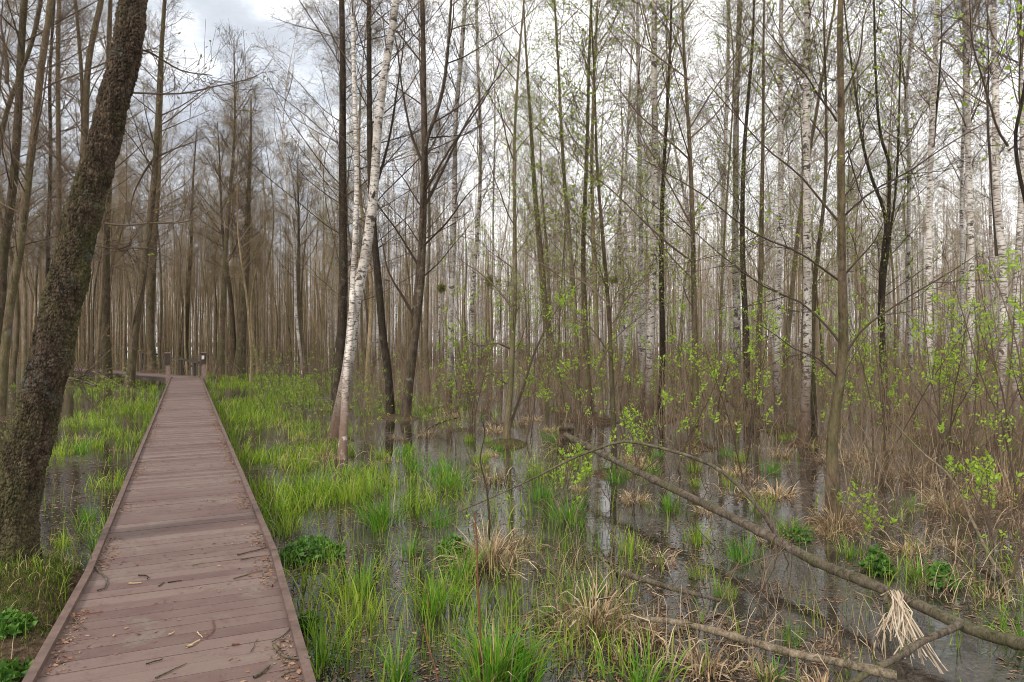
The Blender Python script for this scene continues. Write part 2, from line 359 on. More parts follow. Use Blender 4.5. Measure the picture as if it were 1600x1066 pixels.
BIR = dict(n1=40, t0=0.36, L1=2.4, ang=0.7, up=0.1, n2=10, L2=0.85, n3=8, L3=0.45, rt=0.0027, leaf=0.9, ls=0.024, up2=-0.3)
ASP = dict(n1=40, t0=0.18, L1=2.0, ang=0.8, up=0.4, n2=9, L2=0.8, n3=7, L3=0.36, rt=0.0026, leaf=2.2, ls=0.036)
heroes = []   # (screen x at mid height, depth, short name)
def hero(name, label, short, sp, stems, H=16, branches=(), spec=None, bark=None, twig='twig', leaf='bud', cat=None, seed=0, sides=12, flare=1.35, extend=True, N=30, wig=0.03):
    r = np.random.default_rng(1000 + seed + len(heroes) * 13)
    base = stems[0][0][0]; Y0 = gY(base[1]); X0 = (base[0] - 800) / F * Y0
    root = thing(name, (X0, Y0, 0), label, cat or 'tree')
    heroes.append((800 + X0 / Y0 * F, Y0, short))
    S = dict(dict(alder=ALD, birch=BIR, aspen=ASP)[sp]); S.update(spec or {})
    S['th'] = S.get('th', 1) * min(1.7, max(1, Y0 / 22)); S['rt'] = S['rt'] * min(1.8, max(1, Y0 / 20)); WS = 0.78 if Y0 > 9 else 1.0; WS *= math.cos(math.atan((base[0] - 800) / F)); WT = 0.55 if sp == 'aspen' and Y0 > 9 else 1.0
    stems = [(p_, a_ * WS, b_ * WS * WT) for p_, a_, b_ in stems]
    if leaf == 'bud' and base[0] > 740: leaf = 'budg'; S['ls'] *= 1.25
    bark = bark or sp; O = np.array([X0, Y0, 0]); cg = G()
    for si, (path, w0, w1) in enumerate(stems):
        Ys = Y0 if si == 0 else gY(path[0][1]) if path[0][1] > 600 and si and path[0][1] != base[1] and abs(gY(path[0][1]) - Y0) < 2.5 else Y0
        pts = [np.array(W(x, y, Ys + (Y0 - Ys) * min(1, i_ / 4))) for i_, (x, y) in enumerate(path)]
        if pts[0][2] < 0.3: pts[0][2] = -0.25
        hv = pts[-1][2]
        if extend:
            d = nrm(pts[-1] - pts[-2]); d = nrm(d + np.array([0, 0, 0.6])); Hs = max(H, hv + 2.5)
            a = (Hs - hv); pts += [pts[-1] + d * a * 0.5, pts[-1] + d * a * 0.5 + nrm(d + np.array([0, 0, .5])) * a * 0.5]
        P = resample(np.array(pts) - O, N, wig, r)
        # drift in depth so that the stem is not in one plane
        u = np.linspace(0, 1, N); P[:, 1] += np.sin(u * 3.0 + r.random() * 6) * 0.25 * u
        z = P[:, 2]; r0 = w0 / F * Ys / 2; zt = pts[len(path) - 1][2]; r1 = w1 / F * Ys / 2
        k = np.clip((z - z[0]) / max(0.1, (zt - z[0])), 0, None)
        Rr = np.where(k < 1, r0 + (r1 - r0) * k, 0)
        top = k >= 1; zz = np.clip((z[-1] - z) / max(0.1, z[-1] - zt), 0, 1)
        Rr = np.where(top, 0.006 + (r1 - 0.006) * zz, Rr)
        Rr = Rr * (1 + (flare - 1) * np.exp(-np.clip(z + 0.0, 0, None) / 0.35)) if pts[0][2] < 0.3 else Rr
        gm = G()
        # finely sampled along the trunk with slight lumps
        PP = resample(P, N * 3); RR = np.interp(np.linspace(0, N - 1, N * 3), np.arange(N), Rr)
        RR = RR * (1 + 0.10 * (fbm(np.stack([PP[:, 2] * 3 + seed, PP[:, 0], PP[:, 1]], 1), 2) - 0.5))
        gm.tubes(PP[None], RR[None], sides)
        gm.build('trunk', [bark], root)
        n1s = S['n1'] if len(stems) == 1 else max(8, int(S['n1'] / (1 + 0.4 * (len(stems) - 1))))
        S2 = dict(S); S2['n1'] = n1s
        crownmesh(cg, P[None], Rr[None], S2, r)
    cg.build('crown', [twig, leaf], root)
    for bp in branches:
        path, wpx, dy = bp
        n = len(path); pts = [np.array(W(x, y, Y0 + dy * i / (n - 1))) for i, (x, y) in enumerate(path)]
        P = resample(np.array(pts) - O, 12, 0.012, r)[None]
        r0 = wpx / F * Y0 / 2; Rb = np.linspace(r0, max(0.004, r0 * 0.22), 12)[None]
        bg = G(); bg.tubes(P, Rb, 7)
        S3 = dict(S); ln = np.linalg.norm(P[0, -1] - P[0, 0]); S3['n2'] = max(6, int(ln * 5)); S3['L2'] = min(0.9, ln * 0.35)
        crownmesh(bg, None, None, S3, r, (P, Rb)); bg.build('branch', [twig if bark != 'birch' else 'twigd', leaf], root)
    return root

# ------------------------------------------------------------------ the boardwalk line
DZ = 0.35
far_dir = np.array([-0.4776, 1.0]); near_dir = np.array([-0.434, 1.0])
BEND = np.array([-2.472, 5.17]); NEAR0 = BEND - near_dir * 9.2; END = BEND + far_dir * 26.6
TURN = END + np.array([-13.5, 11.0])
line = [NEAR0, BEND, END, TURN]
def dist_line(X, Y):
    d = np.full(np.shape(X), 1e9); p = np.stack([X, Y], -1)
    for a, b in zip(line[:-1], line[1:]):
        ab = b - a; u = np.clip(((p - a) @ ab) / (ab @ ab), 0, 1); d = np.minimum(d, np.linalg.norm(p - (a + u[..., None] * ab), axis=-1))
    return d

# ------------------------------------------------------------------ terrain and water
mounds = []   # (x, y, radius, height)
def gheight(X, Y):
    n = fbm(np.stack([X * 0.45, Y * 0.45, 0 * X + 3.3], -1), 4); n2 = fbm(np.stack([X * 0.13, Y * 0.13, 0 * X + 8.1], -1), 3)
    z = -0.27 + 0.34 * (n - 0.5) + 0.30 * (n2 - 0.5)
    z = z + 0.20 * np.clip((np.hypot(X, Y) - 26) / 40, 0, 1)
    px = 800 + X / np.maximum(Y, 0.5) * F
    z = z + 0.07 * np.exp(-((px - 420) / 110) ** 2) * np.clip((Y - 8) / 6, 0, 1) 
    for (a, b, rr, h) in mounds:
        z = np.maximum(z, -0.25 + (h + 0.25) * np.exp(-(((X - a) ** 2 + (Y - b) ** 2) / rr ** 2) ** 1.3) * (0.8 + 0.5 * n))
    return z 
# ------------------------------------------------------------------ data: the trees one can tell apart
HEROES = [
 # name, label, short, species, stems[(pixel path, base width px, top width px)], height, options
 ('alder_tree', 'leaning alder with thick cracked bark rising right beside the near left edge of boardwalk', 'thick leaning alder', 'alder',
  [([(2, 935), (22, 800), (47, 700), (84, 560), (119, 400), (160, 240), (186, 130), (208, 0)], 88, 48)], 15,
  dict(bark='alder_near', sides=320, N=60, flare=1.12, wig=0.008, near=True, spec=dict(t0=0.62, n1=16), branches=[
   ([(205, 75), (235, 82), (262, 98), (290, 112), (330, 118)], 4, 0.5), ([(200, 144), (240, 146), (290, 146), (340, 135), (400, 118)], 3.5, 0.7),
   ([(163, 349), (195, 352), (235, 350), (290, 344), (330, 330)], 4, 0.4), ([(150, 385), (190, 388), (230, 388)], 2.2, 0.3),
   ([(110, 595), (125, 588), (137, 578)], 2.2, 0.1)])),
 ('alder_tree', 'dark alder trunk leaning out of the left frame edge, rising to the top left corner', 'leftmost dark alder', 'alder',
  [([(-14, 650), (2, 500), (8, 400), (22, 300), (33, 180), (44, 0)], 24, 15)], 17, dict(branches=[([(38, 120), (70, 112), (130, 135)], 2, 1)])),
 ('alder_tree', 'smooth grey-brown alder leaning right just beside the leftmost dark trunk', 'grey leaning alder', 'alder',
  [([(-2, 655), (12, 480), (25, 400), (38, 300), (55, 190), (66, 100), (82, 0)], 22, 14)], 17, dict()),
 ('alder_tree', 'crooked alder crossing behind the two leftmost trunks towards the upper left', 'crossing crooked alder', 'alder',
  [([(-60, 640), (-30, 400), (-3, 200), (20, 125), (45, 60), (60, 0)], 14, 10)], 16, dict(branches=[([(10, 130), (10, 90), (2, 40), (3, 0)], 6, 0.5)])),
 ('alder_tree', 'straight alder trunk with a knotted bark left of the thick leaning alder', 'knotted straight alder', 'alder',
  [([(82, 600), (88, 450), (94, 300), (94, 150), (96, 0)], 13, 9)], 17, dict()),
 ('alder_tree', 'thin dark alder between the grey leaning trunk and the knotted straight trunk', 'thin dark alder', 'alder',
  [([(70, 590), (76, 400), (80, 250), (76, 120), (82, 0)], 10, 6)], 16, dict(bark='black')),
 ('alder_tree', 'forked alder whose two grey stems rise behind the thick leaning alder', 'forked alder', 'alder',
  [([(106, 606), (118, 420), (130, 300), (136, 200), (143, 100), (163, 0)], 18, 12), ([(106, 606), (118, 420), (131, 230), (130, 130), (122, 0)], 12, 7)], 17, dict()),
 ('alder_tree', 'slender alder leaning right above the pool beside the left boardwalk edge', 'slender pool alder', 'alder',
  [([(200, 610), (212, 520), (226, 420), (236, 320), (245, 220), (254, 110), (262, 0)], 19, 8)], 17, dict(flare=1.6, branches=[
   ([(242, 245), (222, 275), (206, 310), (205, 345)], 4, 0.5), ([(243, 246), (275, 232), (320, 215)], 3, 0.5), ([(207, 560), (207, 505), (220, 455), (228, 415)], 4, -0.5)])),
 ('alder_tree', 'stout straight alder standing just left of the slender pool alder', 'stout pool alder', 'alder',
  [([(168, 596), (166, 480), (164, 380), (168, 250), (172, 100), (176, 0)], 20, 9)], 17, dict(branches=[([(172, 580), (170, 510), (163, 470)], 3, 0)])),
 ('alder_tree', 'alder with broom-like top rising against grey cloud behind the right boardwalk post', 'broom-topped alder', 'alder',
  [([(345, 590), (350, 450), (360, 300), (365, 200), (363, 60)], 14, 1.5)], 17, dict(extend=False, spec=dict(n1=34, t0=0.42, L1=2.9, lt=0.55, n3=8, ang=.8, up=.45))),
 ('alder_tree', 'pair of dark fused trunks right of the post, leafless crown below the cloud', 'fused dark alder', 'alder',
  [([(372, 586), (382, 460), (388, 350), (392, 250), (394, 150)], 24, 2), ([(366, 588), (362, 480), (352, 380), (345, 280), (340, 190)], 12, 1.5)], 16, dict(extend=False, spec=dict(n1=40, t0=0.36, L1=2.8, n3=8, lt=.5, ang=.8, up=.4))),
 ('alder_tree', 'slim alder with knobby twigs between the fused dark alder and the twin-stem birch', 'knobby slim alder', 'alder',
  [([(470, 585), (468, 450), (466, 350), (467, 230)], 11, 1.5)], 15, dict(extend=False, spec=dict(n1=34, L1=2.5, t0=.34, lt=.5, ang=.8, up=.4))),
 ('alder_tree', 'slim alder standing close behind the left boardwalk post', 'alder behind the post', 'alder',
  [([(238, 580), (236, 500), (240, 400), (246, 250), (250, 100)], 18, 8)], 16, dict()),
 ('alder_tree', 'straight alder in line with the boardwalk end, between the two posts', 'alder between the posts', 'alder',
  [([(290, 572), (294, 450), (300, 330), (304, 200)], 12, 2)], 16, dict(extend=False, spec=dict(n1=30, t0=.4, L1=2.4, lt=.5, ang=.8))),
 ('birch_tree', 'white birch with two crossing feet that parts into two slender stems', 'twin-stem birch', 'birch',
  [([(522, 690), (530, 640), (543, 560), (552, 480), (563, 430), (571, 390), (583, 300), (590, 200), (603, 100), (618, 0)], 27, 14),
   ([(533, 720), (538, 660), (541, 590), (548, 520), (551, 430), (553, 380), (555, 280), (551, 140), (548, 0)], 17, 9)], 16, dict(flare=1.5, spec=dict(t0=0.5), branches=[
   ([(582, 310), (605, 230), (625, 110), (640, 0)], 5, 0.8)])),
 ('alder_tree', 'thick dark alder rising straight behind the twin-stem birch', 'dark alder behind birch', 'alder',
  [([(524, 640), (532, 560), (538, 450), (538, 300), (536, 150), (534, 0)], 22, 11)], 17, dict(bark='black', twig='twigd', spec=dict(n1=74, t0=0.17, L1=4.3, ang=1.08, n2=13, th=.62))),
 ('alder_tree', 'curved dark alder with a flared foot, left of the black forked alder', 'curved dark alder', 'alder',
  [([(611, 652), (606, 590), (597, 520), (592, 440), (586, 360), (579, 240), (573, 100), (572, 0)], 17, 9)], 17, dict(bark='black', twig='twigd', spec=dict(n1=44, t0=0.22, L1=3.6, th=.7))),
 ('alder_tree', 'black forked alder with long sweeping limbs against the white sky', 'black forked alder', 'alder',
  [([(632, 655), (640, 580), (648, 500), (656, 420), (661, 320), (664, 240), (662, 120), (661, 0)], 20, 9), ([(632, 655), (640, 580), (648, 500), (657, 400), (664, 240), (680, 190), (697, 120), (705, 0)], 12, 5)], 17,
  dict(bark='black', twig='twigd', spec=dict(n1=30, t0=0.25, L1=3.6, n2=9), branches=[
   ([(660, 330), (690, 270), (725, 200), (770, 130), (820, 70)], 5, 0.9), ([(661, 385), (700, 345), (735, 300), (775, 262)], 3.5, -0.9), ([(663, 300), (705, 230), (760, 150), (790, 60)], 4, -0.6),
   ([(657, 420), (620, 360), (590, 320), (560, 260)], 4, -0.8), ([(662, 260), (640, 200), (625, 110), (610, 20)], 4.5, 0.5), ([(650, 500), (633, 470), (610, 430), (592, 360)], 5, -0.5),
   ([(654, 440), (690, 405), (720, 370), (750, 330)], 2.5, 0.9)])),
 ('birch_tree', 'thin upright birch standing alone right of the black forked alder', 'thin lone birch', 'birch',
  [([(700, 640), (703, 520), (708, 380), (713, 200), (722, 100), (728, 0)], 12, 8)], 17, dict()),
 ('birch_tree', 'birch with a leaning white stem behind the leafy bird-cherry sapling', 'leaning white birch', 'birch',
  [([(735, 612), (738, 480), (746, 350), (750, 180), (745, 0)], 9, 6)], 17, dict()),
 ('aspen_tree', 'thin multi-branched young tree with green leaf tufts rising from the pool centre', 'leafy pool sapling', 'aspen',
  [([(790, 695), (796, 620), (797, 540), (801, 450), (804, 350), (806, 230), (812, 110), (820, 0)], 12, 6)], 12, dict(leaf='leaf', flare=1.8, spec=dict(t0=0.14, L1=1.7), branches=[
   ([(797, 545), (775, 537), (745, 540), (722, 525)], 3, -0.6), ([(801, 480), (770, 445), (740, 420), (705, 395)], 3.2, 0.7), ([(790, 690), (815, 610), (840, 540), (880, 470), (935, 420)], 5, 1.0), ([(792, 600), (775, 590), (762, 575)], 3, -.3)])),
 ('aspen_tree', 'leaning brown stem curving left beyond the leafy pool sapling', 'leaning brown stem', 'aspen',
  [([(878, 640), (868, 570), (855, 510), (846, 440), (838, 330), (832, 200), (820, 60)], 17, 7)], 15, dict(leaf='leaf')),
 ('aspen_tree', 'straight grey-green stem, leftmost of the crowded clump near the mossy stump', 'left clump stem', 'aspen',
  [([(905, 655), (898, 540), (890, 400), (880, 250), (872, 100), (868, 0)], 12, 7)], 16, dict()),
 ('aspen_tree', 'dark straight stem in the middle of the clump behind the mossy stump', 'middle clump stem', 'aspen',
  [([(922, 650), (916, 520), (912, 400), (916, 250), (918, 100), (922, 0)], 13, 8)], 17, dict(bark='alder')),
 ('aspen_tree', 'stem with a gentle S-bend, rightmost of the clump behind the mossy stump', 'right clump stem', 'aspen',
  [([(940, 660), (934, 540), (930, 420), (926, 280), (928, 130), (932, 0)], 12, 7)], 17, dict()),
 ('aspen_tree', 'slender dark stem standing in open water just behind the fallen trunk', 'open water stem', 'aspen',
  [([(960, 742), (958, 640), (957, 540), (955, 470), (946, 370), (932, 250), (925, 120), (920, 0)], 12, 5)], 11, dict(bark='alder', spec=dict(L1=1.5, t0=.2), branches=[
   ([(957, 520), (975, 470), (1005, 440), (1050, 380)], 3.5, 0.8), ([(957, 560), (930, 520), (900, 500)], 2.5, -0.6), ([(956, 480), (910, 440), (860, 420), (800, 380)], 3, 0.9)])),
 ('birch_tree', 'white birch with bold black scars, left of a close pair in mid swamp', 'scarred birch', 'birch',
  [([(1015, 660), (1017, 540), (1018, 400), (1021, 200), (1024, 0)], 17, 11)], 17, dict()),
 ('birch_tree', 'paler birch tight behind the scarred birch, half hidden', 'pale hidden birch', 'birch',
  [([(1003, 640), (1003, 500), (1003, 400), (1000, 200), (996, 0)], 11, 7)], 17, dict()),
 ('aspen_tree', 'dark crooked stem just right of the scarred birch', 'dark crooked stem', 'aspen',
  [([(1030, 655), (1034, 560), (1035, 430), (1038, 300), (1043, 150), (1049, 0)], 13, 8)], 17, dict(bark='black')),
 ('aspen_tree', 'tall brown alder-like stem with long arching boughs in the centre right', 'arching brown tree', 'aspen',
  [([(1086, 700), (1086, 600), (1084, 480), (1081, 350), (1077, 200), (1074, 80), (1073, 0)], 15, 9)], 15, dict(bark='alder', spec=dict(L1=2.6, n1=30), branches=[
   ([(1078, 250), (1040, 215), (990, 170), (945, 105)], 3.5, 0.8), ([(1077, 125), (1030, 90), (980, 55), (940, 10)], 3, 0.6), ([(1083, 410), (1030, 370), (960, 300), (900, 250), (850, 190)], 3.5, -0.8),
   ([(1078, 200), (1110, 150), (1150, 90), (1190, 20)], 3, 0.7), ([(1081, 340), (1120, 290), (1160, 240)], 2.5, 0.5)])),
 ('birch_tree', 'slim birch midway between the arching brown tree and the dark trunk pair', 'slim midway birch', 'birch',
  [([(1130, 625), (1129, 480), (1130, 400), (1133, 200), (1136, 0)], 10, 7)], 17, dict()),
 ('birch_tree', 'thick pale birch trunk immediately left of the dark trunk pair', 'thick pale birch', 'birch',
  [([(1150, 620), (1150, 480), (1149, 400), (1150, 200), (1152, 0)], 15, 10)], 17, dict()),
 ('aspen_tree', 'dark left trunk of a parallel pair in the right-hand wood', 'left pair trunk', 'aspen',
  [([(1168, 650), (1166, 520), (1162, 400), (1164, 250), (1170, 100), (1172, 0)], 15, 8)], 17, dict(bark='black')),
 ('aspen_tree', 'browner right trunk of the parallel pair, mossy on one side', 'right pair trunk', 'aspen',
  [([(1180, 660), (1185, 520), (1190, 400), (1192, 300), (1196, 150), (1200, 0)], 14, 7)], 17, dict(bark='alder')),
 ('birch_tree', 'slim white birch with a clean foot in water, left of the mossy-sided birch', 'clean white birch', 'birch',
  [([(1216, 672), (1217, 560), (1219, 400), (1221, 200), (1222, 0)], 14, 9)], 17, dict()),
 ('birch_tree', 'stout white birch with dark trunk pressed against its right side', 'mossy-sided birch', 'birch',
  [([(1256, 695), (1258, 560), (1259, 400), (1263, 200), (1267, 0)], 20, 13)], 17, dict()),
 ('aspen_tree', 'dark stem hugging the stout white birch on its right', 'hugging dark stem', 'aspen',
  [([(1272, 690), (1276, 560), (1279, 430), (1290, 300), (1291, 150), (1288, 0)], 13, 6)], 15, dict(bark='alder')),
 ('alder_tree', 'nearest slender brown alder standing in water on a straw-ringed foot', 'nearest slender alder', 'aspen',
  [([(1305, 822), (1302, 740), (1304, 670), (1314, 600), (1318, 530), (1314, 430), (1311, 330), (1308, 180), (1303, 60), (1302, 0)], 19, 9)], 9, dict(bark='alder', twig='twigd', flare=1.9, wig=0.01, sides=24, spec=dict(n1=14, t0=0.4, L1=1.3, n2=7, leaf=0.8), branches=[
   ([(1316, 540), (1280, 495), (1240, 465), (1200, 452), (1120, 395), (1060, 330)], 4, 0.5), ([(1317, 560), (1350, 512), (1400, 478), (1460, 440), (1530, 395)], 4, -0.3),
   ([(1309, 345), (1255, 280), (1200, 235), (1150, 180), (1100, 120)], 4, 0.5), ([(1312, 345), (1360, 300), (1430, 262), (1500, 215), (1560, 180)], 3.6, 0.3),
   ([(1313, 440), (1250, 395), (1180, 365), (1090, 300), (1010, 250)], 3.5, -0.3), ([(1312, 440), (1340, 405), (1372, 370), (1390, 320)], 3.5, 0.2),
   ([(1308, 190), (1270, 130), (1230, 90), (1190, 30)], 3.5, -0.2), ([(1309, 165), (1335, 110), (1350, 40), (1375, -40)], 3.5, 0.3), ([(1311, 270), (1322, 235), (1345, 300), (1370, 350)], 3, 0.3),
   ([(1316, 600), (1280, 560), (1240, 545), (1180, 500)], 3, 0.3)])),
 ('alder_tree', 'twisted dark tree with zigzag fork right of the nearest slender alder', 'zigzag fork tree', 'aspen',
  [([(1388, 660), (1380, 560), (1378, 480), (1383, 400), (1386, 335), (1370, 300), (1347, 230), (1335, 150), (1322, 40)], 13, 6),
   ([(1388, 660), (1380, 560), (1378, 480), (1384, 400), (1390, 320), (1390, 250), (1378, 210), (1372, 130), (1371, 0)], 12, 7),
   ([(1388, 660), (1380, 560), (1378, 480), (1386, 380), (1396, 280), (1402, 130), (1410, 0)], 8, 5)], 15, dict(bark='black', twig='twigd')),
 ('birch_tree', 'slim birch between the zigzag fork tree and a taller scarred white birch', 'slim fork birch', 'birch',
  [([(1424, 650), (1421, 520), (1420, 400), (1421, 250), (1416, 150), (1430, 0)], 11, 7)], 16, dict()),
 ('birch_tree', 'tall straight birch with ringed scars right of the slim fork birch', 'ringed tall birch', 'birch',
  [([(1455, 690), (1453, 560), (1455, 400), (1457, 200), (1462, 0)], 15, 11)], 17, dict(branches=[([(1458, 230), (1468, 120), (1473, 0)], 5, 0.4)])),
 ('birch_tree', 'slim pale birch just left of the brightest white birch', 'slim pale birch', 'birch',
  [([(1497, 640), (1500, 520), (1504, 400), (1502, 200), (1498, 0)], 9, 6)], 17, dict()),
 ('birch_tree', 'brightest white birch with a dark whiskered scar at mid trunk', 'brightest birch', 'birch',
  [([(1518, 700), (1518, 560), (1519, 400), (1517, 250), (1517, 100), (1519, 0)], 16, 12)], 17, dict()),
 ('birch_tree', 'heavy birch with fringed bark near the right frame edge', 'fringed heavy birch', 'birch',
  [([(1561, 720), (1563, 560), (1563, 420), (1553, 300), (1554, 150), (1551, 0)], 21, 14)], 17, dict(branches=[([(1558, 400), (1545, 200), (1544, 0)], 5, 0.5)])),
 ('birch_tree', 'birch cut by the right frame edge, leaning slightly left', 'edge birch', 'birch',
  [([(1590, 700), (1590, 560), (1587, 440), (1592, 300), (1598, 150), (1600, 0)], 18, 9)], 16, dict()),
 ('alder_tree', 'dark leafy sapling arching in from the right edge with bright green tufts', 'edge leafy sapling', 'aspen',
  [([(1662, 930), (1650, 700), (1622, 470), (1598, 335), (1575, 228), (1588, 130), (1594, -20)], 11, 5)], 6.5, dict(bark='black', twig='twigd', leaf='leaf', wig=0.01, spec=dict(n1=10, t0=0.5, L1=.8, ls=.045, leaf=1.2, rt=.002), branches=[
   ([(1575, 228), (1548, 180), (1532, 110), (1520, 50), (1515, 0)], 4, -0.2), ([(1576, 235), (1600, 215), (1630, 190)], 3, 0.2)])),
]
PEAT = dict()
for h in HEROES:
    bx, by = h[4][0][0][0]; X, Y = g(bx, by)
    rr = 0.35 + 0.02 * Y
    mounds.append((X, Y, rr, 0.10))
mounds.append((*g(-15, 955), 0.85, 0.30)); mounds.append((*g(45, 935), 0.55, 0.20)); mounds.append((*g(10, 1030), 0.6, 0.10))
STRAW = [ # straw tussocks: px, py, radius px, height px, density, description
 (765, 885, 42, 75, 520, 'straw tussock with a dead stem standing in its middle'), (925, 985, 48, 95, 380, 'tall messy heap of pale straw left of the lower log'),
 (1010, 995, 34, 40, 260, 'flattened straw heap at the broken end of the lower log'), (1030, 880, 26, 34, 160, 'small peaked straw clump in open water behind the short log'),
 (1105, 1050, 40, 50, 300, 'rusty straw clump hanging below the lower log'), (1200, 1064, 48, 40, 300, 'flat straw mat on the lower log beside its middle'),
 (1285, 1080, 50, 40, 300, 'bleached straw mat at the right end of the lower log'), (1308, 830, 26, 75, 340, 'rusty straw collar round the foot of the nearest slender alder'),
 (1208, 850, 24, 32, 170, 'brown straw clump below the bough fork of the fallen trunk'), (1165, 775, 48, 26, 220, 'wide low straw clump behind the fallen trunk'),
 (505, 715, 42, 22, 240, 'brown dead-leaf tussock left of the twin-stem birch foot'), (470, 690, 34, 18, 160, 'low brown tussock nearest the grass strip beside the birch'),
 (605, 722, 24, 14, 110, 'small flat straw tuft right of the twin-stem birch foot'), (125, 686, 22, 12, 110, 'small brown tussock in water beside the thick leaning alder'),
 (185, 705, 16, 12, 90, 'small brown tussock near the left boardwalk edge'), (700, 655, 50, 24, 260, 'yellowish grass hummock right of the black forked alder'),
 (720, 672, 40, 12, 150, 'reddish flat hummock in front of the yellowish one'), (820, 982, 22, 26, 60, 'curled pale reed scraps at the end of a dark twig'),
 (885, 702, 30, 50, 150, 'brown straw skirt round the mossy stump'), (1490, 800, 46, 70, 280, 'tangle of brown stalks in front of the brightest birch'),
 (1580, 790, 50, 90, 300, 'dense brown stalk tangle at the right frame edge'), (1420, 750, 40, 60, 240, 'brown stalk tangle below the tall ringed birch'),
 (1545, 935, 30, 26, 110, 'low straw scraps above the right end of the fallen trunk'), (30, 960, 36, 34, 110, 'dead grass hanging from the mossy foot of the thick leaning alder'),
 (1345, 720, 30, 40, 150, 'brown stalks by the foot of the zigzag fork tree'), (1225, 715, 30, 30, 140, 'brown stalks round the foot of the clean white birch'),
 (430, 668, 26, 14, 90, 'faint brown tuft at the back of the grass strip')]
for (px, py, rp, hp, n, d) in STRAW:
    X, Y = g(px, py); mounds.append((X, Y, rp / F * Y * 0.8, 0.05))
# ------------------------------------------------------------------ build terrain, water
def grid(fn, xs, ys, name, m):
    Xg, Yg = np.meshgrid(xs, ys); Z = fn(Xg, Yg); v = np.stack([Xg, Yg, Z], -1).reshape(-1, 3)
    ny, nx = Xg.shape; idx = np.arange(nx * ny).reshape(ny, nx)
    gm = G(); gm.add(v, np.stack([idx[:-1, :-1], idx[:-1, 1:], idx[1:, 1:], idx[1:, :-1]], -1).reshape(-1, 4))
    return gm.build(name, [m])
sg = lambda a, n, p: np.sign(np.linspace(-1, 1, n)) * np.abs(np.linspace(-1, 1, n)) ** p * a
ys = np.concatenate([sg(900, 161, 3.0)[:70] * 0.3, np.linspace(-6, 30, 480), 30 + 870 * np.linspace(0, 1, 240)[1:] ** 2.4])
ys = np.unique(np.round(ys, 4)); xs = np.unique(np.round(sg(900, 900, 2.6), 4))
tag(grid(gheight, xs, ys, 'ground', 'ground'), kind='structure')
tag(grid(lambda X, Y: X * 0, np.linspace(-230, 230, 60), np.linspace(-120, 240, 60), 'water', 'water'), kind='structure')

# ------------------------------------------------------------------ boardwalk
def seg_box(gm, a, b, off, wid, z, h, mi=0, ext=0.0):
    d = nrm(b - a); pn = np.array([d[1], -d[0]]); c = (a + b) / 2 + pn * off
    gm.box((c[0], c[1], z), (wid, np.linalg.norm(b - a) + ext, h), math.atan2(-d[0], d[1]), mi)
bw = thing('boardwalk', (0, 0, 0), 'mauve-brown plank boardwalk running from the viewer into the wood and turning left', 'boardwalk')
r = np.random.default_rng(3)
WD = 1.27
dk = G(); segs = [(NEAR0, BEND), (BEND, END), (END, TURN)]
for si, (a, b) in enumerate(segs):
    d = nrm(b - a); pn = np.array([d[1], -d[0]]); L = np.linalg.norm(b - a); k = 0.0; off0 = 0
    # planks are fanned slightly round the bend
    while k < L - 0.01:
        wp = min(0.138, L - k); c = a + d * (k + wp / 2); ang = math.atan2(-d[0], d[1])
        if si == 0: u = np.clip((k - (L - 0.7)) / 0.7, 0, 1)
        near = c[1] < 14
        lx = WD / 2 + r.uniform(-0.004, 0.004)
        dz = r.uniform(-0.0015, 0.0015)
        uv = np.array([[(i + 1) / 2 * 1.4 + r.random() * 0, (j + 1) / 2 * 0.138] for i in (-1, 1) for j in (-1, 1) for q in (-1, 1)]) + r.random(2) * 5
        dk.box((c[0], c[1], DZ - 0.0125 + dz), (2 * lx, wp - 0.0055, 0.025), ang + r.uniform(-0.001, 0.001), 0, uv)
        k += 0.138
dk.build('deck', ['deck'], bw, smooth=False)
for s in (-1, 1):
    kg = G(); off = s * (WD / 2 + 0.0)
    for a, b in segs:
        d = nrm(b - a); L = np.linalg.norm(b - a); n = max(1, int(round(L / 4.0)))
        for i in range(n):
            p, q = a + d * L * i / n, a + d * L * (i + 1) / n
            seg_box(kg, p, q - d * 0.004, off, 0.048, DZ + 0.018 + r.uniform(-.001, .001), 0.04, ext=0.02 if i == n - 1 else 0)
    kg.build('edge_strip', ['kerb'], bw, smooth=False)
    fg = G()
    for a, b in segs: seg_box(fg, a, b, s * (WD / 2 - 0.03), 0.05, DZ - 0.10, 0.145)
    fg.build('side_beam', ['beam'], bw, smooth=False)
for k in np.arange(0.8, 36, 2.4):   # piles
    for s in (-1, 1):
        c = (NEAR0 + near_dir / np.linalg.norm(near_dir) * k) if k < 9.9 else BEND + nrm(far_dir) * (k - 9.9)
        if c[1] < 1: continue
        pg = G(); pn = np.array([1, .45]) / 1.1
        pg.tubes(np.array([[[c[0] + pn[0] * s * .55, c[1] + pn[1] * s * .55, -0.4], [c[0] + pn[0] * s * .55, c[1] + pn[1] * s * .55, DZ - 0.17]]]), np.array([[0.06, 0.06]]), 8)
        pg.build('pile', ['beam'], bw)
pn = np.array([nrm(far_dir)[1], -nrm(far_dir)[0]])
for s in (-1, 1):
    c = END - nrm(far_dir) * 0.9 + pn * s * (WD / 2 + 0.10)
    an = math.atan2(-far_dir[0], far_dir[1])
    pg = G(); pg.box((c[0], c[1], 0.52), (0.17, 0.17, 0.85), an); po = pg.build('post', ['post'], bw, smooth=False)
    q = G(); q.box((c[0], c[1], 1.24), (0.21, 0.21, 0.50), an); q.build('post_head', ['postd'], po, smooth=False)
    q = G(); q.box((c[0], c[1], 1.52), (0.24, 0.24, 0.05), an); q.build('post_cap', ['post'], po, smooth=False)
    if s == 1:
        q = G(); q.box((c[0] + 0.03, c[1] - 0.142, 1.30), (0.11, 0.012, 0.17), an); q.build('plate', ['plate'], po, smooth=False)
